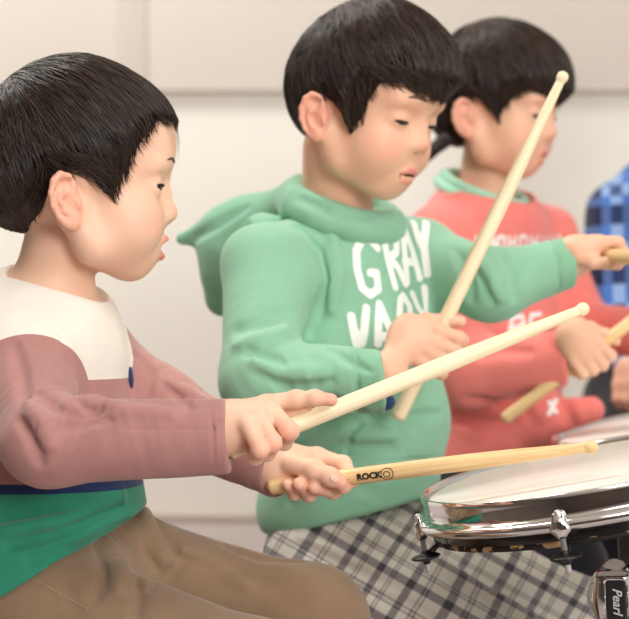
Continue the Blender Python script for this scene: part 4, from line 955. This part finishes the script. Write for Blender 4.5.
# ------------------------------------------------------------------ person in the coral shirt
def person_three():
    root = empty('person', P(480, 480, 2.46), 'person in coral long-sleeved top with pale green collar, hair tied back', 'person', 'people playing drums')
    hd = Head(P(485, 122, 2.42), V(.88, -.13, .45), V(.10, .99, .07), .95, mouth=.0010, eye=.0013, gaze=.0030, lipx=-.002, lipz=.75)
    tf = V(.75, -.03, .66); tu = V(.04, 1, 0); TR = frame(tf, tu)
    chest = P(487, 300, 2.46); belly = P(490, 390, 2.45); hip = P(485, 470, 2.46)
    sh1 = P(438, 245, 2.38); el1 = P(468, 374, 2.27); cu1 = P(566, 360, 2.21); w1 = P(570, 360, 2.21)
    sh2 = P(545, 240, 2.55); el2 = P(582, 330, 2.50); cu2 = P(672, 332, 2.36); w2 = P(678, 331, 2.355)
    h1, _ = fist(P(588, 355, 2.195), stick_line['E'], V(.9, -.3, -.2), V(-.1, .25, 1), w1, .86)
    h2, _ = fist(P(706, 328, 2.32), V(.2, .2, -1), V(.9, 0, .2), V(0, 1, .1), w2, .86)
    body = U(.02, U(.04, ell(chest, (.064, .10, .10), TR), ell(belly, (.07, .088, .10), TR), ell(hip, (.08, .10, .06), TR)), chain([P(484, 235, 2.45), P(490, 150, 2.43)], [.042, .036]),
             chain([sh1, el1, w1], [.031, .027, .0185]), chain([sh2, el2, w2], [.031, .027, .0185]), chain([P(478, 240, 2.45), sh1], [.036, .03]), chain([P(485, 240, 2.45), sh2], [.036, .03]))
    full = U(.010, body, hd.node, h1, h2)
    v, q = sdf_mesh(full, P(487, 300, 2.44)-np.array([.20, .34, .28]), P(487, 300, 2.44)+np.array([.36, .22, .36]), .0032)
    b = mk('body', v, q, M['skin_warm'], root); attr(b, 'tint', hd.tint(v)); hd.features(b, gaze=.35, lash=1.2)
    poly = [(.15, .038), (.100, .040), (.080, .046), (.062, .038), (.048, .018), (.042, .004), (.034, .010), (.020, .026), (.004, .030), (-.014, .026), (-.018, -.030), (-.028, -.056), (-.058, -.055), (-.12, -.05), (-.12, .2), (.15, .2)]
    tails = U(.006, chain([(-.030, -.056, -.030), (-.048, -.070, -.050), (-.055, -.074, -.075)], [.010, .007, .002]), chain([(-.010, .064, -.030), (-.004, .078, -.055), (.006, .084, -.080)], [.010, .007, .002]))
    hd.hair(root, lambda p: poly_sd(p[:, [0, 2]], poly), (-.030, .0, .120), thick=lambda p: np.clip(.014-.03*np.maximum(p[:, 0]-.05, 0), .010, .014), n=2600, L=(.035, .07), grav=.4, rad=.0009, extra=tails, h=.0028)
    d1 = nrm(V(.95, .12, .1)); d2 = nrm(cu2-el2)
    sl1 = sleeve([sh1, el1, cu1], [.046, .041, .033], d1); sl2 = sleeve([sh2, el2, cu2], [.044, .040, .032], d2)
    tor = U(.05, ell(chest, (.080, .114, .106), TR), ell(belly, (.094, .114, .11), TR), ell(hip+V(0, .012, 0), (.108, .13, .066), TR), chain([P(474, 214, 2.45), P(440, 238, 2.39)], [.046, .042]), chain([P(494, 216, 2.46), P(545, 236, 2.54)], [.046, .040]), ell(P(484, 222, 2.44), (.066, .072, .05), TR),
            chain([P(540, 422, 2.36), P(592, 410, 2.34)], [.030, .016]))
    raw = U(.022, tor, sl1, sl2)
    folds = [[6e-3, (460, 420), (490, 424), (530, 420)], [7e-3, (520, 405), (532, 425), (520, 440)], [6e-3, (470, 400), (500, 404), (530, 392)], [6e-3, (560, 395), (566, 412), (572, 425)], [6e-3, (480, 355), (500, 350), (530, 352)]]
    top = carve(raw, folds, .006, .015); top = DISP(top, lambda p: fbm(p, 32, .0022, 21, 2))
    top = INT(.006, top, HALF(P(480, 474, 2.4), -tu))
    ce1 = nrm(tf-.42*tu); ce2 = TR[:, 1]; cn = np.cross(ce1, ce2); cn = cn*np.sign(cn@tu); cc = P(485, 188, 2.44)
    cc = P(485, 188, 2.44); cr = [cc+.056*math.cos(t)*ce1+.060*math.sin(t)*ce2 for t in np.linspace(0, 2*math.pi, 25)[:-1]]
    top = SUB(.004, top, INT(.002, cap(cc, cc+.2*cn, .066), HALF(cc-.004*cn, -cn)))
    top = SUB(.003, top, U(0, cap(P(556, 360, 2.21), P(590, 356, 2.2), .022), cap(P(664, 332, 2.36), P(700, 330, 2.33), .022)))
    v, q = sdf_mesh(top, P(487, 350, 2.44)-np.array([.20, .32, .20]), P(487, 350, 2.44)+np.array([.32, .22, .24]), .003)
    o = mk('shirt', v, q, M['coral'], root)
    cv, cq = sdf_mesh(U(.002, ring(cr, .0065), ring([x-cn*.012+.005*nrm(x-cc) for x in cr], .0065)), cc-.1, cc+.1, .0025); mk('collar', cv, cq, M['mint_trim'], o)['label'] = 'pale green collar band'
    L = []
    for i, x in enumerate((476, 487, 498, 509, 520, 531, 542, 553)):
        y = 243-.02*(x-476); L += [[(x, y-6), (x, y+6)], [(x+6, y-6), (x+6, y+6)]] + ([[(x, y), (x+6, y)]] if i % 2 else [[(x, y-6), (x+6, y-6)], [(x, y+6), (x+6, y+6)]] if i % 3 else [[(x, y+6), (x+6, y-5)]])
    lettering(top, v, q, L, .0022, M['white_print'], o)
    L = [[(509, 334), (512, 318), (522, 316), (524, 324), (511, 329)], [(540, 314), (531, 315), (530, 324), (529, 333)], [(549, 402), (556, 412)], [(556, 400), (549, 414)]]
    for l in (L[:1], L[1:2], L[2:]): lettering(top, v, q, l, .0030, M['white_print'], o, 'printed_letter')
    hn = P(452, 500, 2.40); kn = P(560, 570, 2.22); an = P(565, 800, 2.26); hf = P(520, 495, 2.54); kf = P(660, 560, 2.42); af = P(665, 790, 2.46)
    tr = U(.03, ell(hip+V(0, -.008, 0), (.096, .115, .07), TR), chain([hn, kn], [.076, .056]), chain([kn, an], [.054, .044]), chain([hf, kf], [.076, .056]), chain([kf, af], [.054, .044]))
    tr = DISP(tr, lambda p: fbm(p, 28, .0022, 25, 2)); tr = INT(.003, tr, HALF((0, 0, .045), (0, 0, -1)))
    v, q = sdf_mesh(tr, np.array([hn[0]-.14, kn[1]-.11, .03]), np.array([kf[0]+.10, kf[1]+.22, hip[2]+.09]), .004); mk('trousers', v, q, M['dark_trousers'], root)
    shoe('shoe', an, V(.8, 0, .5), root); shoe('shoe', af, V(.8, 0, .5), root)
    stool(hip+V(0, -.146, -.02), 'round black stool under the person in the coral top')
# ------------------------------------------------------------------ person in the blue plaid shirt
def person_four():
    root = empty('person', P(680, 420, 2.86), 'person in blue plaid shirt and black trousers at the right edge', 'person', 'people playing drums')
    hd = Head(P(694, 84, 2.84), V(.7, -.12, .7), V(.05, .99, .05), 1.0, mouth=.0016, eye=.0022, gaze=.001)
    tf = V(.7, 0, .7); tu = V(.02, 1, 0); TR = frame(tf, tu)
    chest = P(664, 232, 2.86); belly = P(668, 310, 2.86); hip = P(668, 385, 2.86)
    sh1 = P(616, 212, 2.80); el1 = P(606, 292, 2.72); cu1 = P(640, 372, 2.62); w1 = P(638, 378, 2.615)
    sh2 = P(724, 190, 2.94); el2 = P(760, 280, 2.84); cu2 = P(745, 350, 2.70); w2 = P(744, 354, 2.70)
    h1, _ = fist(P(634, 394, 2.60), V(.8, .2, .5), V(-.1, -.9, .3), V(-.3, .3, 1), w1, .86); h2, _ = fist(P(744, 372, 2.66), V(.8, .2, .5), V(0, -.9, .3), V(-.2, .3, 1), w2, .86)
    body = U(.02, U(.04, ell(chest, (.064, .10, .10), TR), ell(belly, (.07, .088, .10), TR), ell(hip, (.08, .10, .06), TR)), chain([P(672, 180, 2.86), P(690, 104, 2.84)], [.042, .036]),
             chain([sh1, el1, w1], [.031, .027, .0185]), chain([sh2, el2, w2], [.031, .027, .0185]), chain([P(668, 185, 2.86), sh1], [.036, .03]), chain([P(674, 185, 2.86), sh2], [.036, .03]))
    full = U(.010, body, hd.node, h1, h2)
    v, q = sdf_mesh(full, P(675, 230, 2.84)-np.array([.20, .36, .32]), P(675, 230, 2.84)+np.array([.24, .22, .36]), .0042)
    b = mk('body', v, q, M['skin_warm'], root); attr(b, 'tint', hd.tint(v)); hd.features(b)
    poly = [(.15, .050), (.100, .050), (.086, .056), (.066, .052), (.055, .030), (.049, .004), (.040, -.008), (.030, .004), (.018, .026), (.004, .030), (-.014, .026), (-.022, -.004), (-.030, -.030), (-.058, -.040), (-.12, -.04), (-.12, .2), (.15, .2)]
    hd.hair(root, lambda p: poly_sd(p[:, [0, 2]], poly), (-.045, .0, .115), thick=.015, n=1200, L=(.035, .07), grav=.40, rad=.0011, h=.0032)
    sl1 = sleeve([sh1, el1, cu1], [.046, .041, .032], nrm(cu1-el1)); sl2 = sleeve([sh2, el2, cu2], [.046, .041, .032], nrm(cu2-el2))
    tor = U(.05, ell(chest, (.084, .116, .106), TR), ell(belly, (.096, .116, .11), TR), ell(hip+V(0, .012, 0), (.108, .13, .066), TR), chain([P(664, 176, 2.86), P(630, 202, 2.81)], [.046, .036]), chain([P(680, 178, 2.86), P(722, 196, 2.93)], [.048, .042]))
    nc = P(674, 150, 2.855)
    col = U(.006, ring([nc+.055*math.cos(t)*nrm(tf-.4*tu)+.058*math.sin(t)*TR[:, 1] for t in np.linspace(0, 2*math.pi, 21)[:-1]], .012))
    top = U(.018, tor, sl1, sl2); top = U(.006, top, col); top = DISP(top, lambda p: fbm(p, 30, .0025, 31, 2)); top = SUB(.004, top, cap(nc, nc+tu*.2, .046)); top = INT(.006, top, HALF(P(668, 392, 2.8), -tu))
    top = SUB(.003, top, U(0, cap(cu1-.02*nrm(cu1-el1), cu1+.03*nrm(cu1-el1), .023), cap(cu2-.02*nrm(cu2-el2), cu2+.03*nrm(cu2-el2), .023)))
    v, q = sdf_mesh(top, P(675, 270, 2.84)-np.array([.22, .32, .24]), P(675, 270, 2.84)+np.array([.24, .22, .24]), .0038); o = mk('shirt', v, q, M['blue_plaid'], root)
    a1 = nrm(tf*0+V(1, .05, .2)); a2 = nrm(V(-.08, 1, 0)); attr(o, 'cloth', np.stack([v@a1, v@a2, v@FW], 1))
    hn = P(632, 405, 2.80); kn = P(648, 470, 2.56); an = P(650, 690, 2.60); hf = P(708, 400, 2.92); kf = P(790, 460, 2.70); af = P(795, 680, 2.74)
    tr = U(.03, ell(hip+V(0, -.008, 0), (.096, .115, .07), TR), chain([hn, kn], [.076, .056]), chain([kn, an], [.054, .044]), chain([hf, kf], [.076, .056]), chain([kf, af], [.054, .044]))
    tr = DISP(tr, lambda p: fbm(p, 28, .0022, 35, 2)); tr = INT(.003, tr, HALF((0, 0, .045), (0, 0, -1)))
    v, q = sdf_mesh(tr, np.array([hn[0]-.16, kn[1]-.11, .03]), np.array([kf[0]+.10, kf[1]+.34, hip[2]+.09]), .0045); mk('trousers', v, q, M['dark_trousers'], root)
    shoe('shoe', an, V(.3, 0, .9), root); shoe('shoe', af, V(.6, 0, .8), root)
    stool(hip+V(0, -.134, -.02), 'round black stool under the person in the blue plaid shirt')
room(); lights(); camera()
import time as _t
_t0 = _t.time()
def _log(s): print('TIME', s, round(_t.time()-_t0, 1), flush=True)
props(); sticks(); _log('props')
person_one(); _log('one')
person_two(); _log('two')
person_three(); _log('three')
person_four(); _log('four')
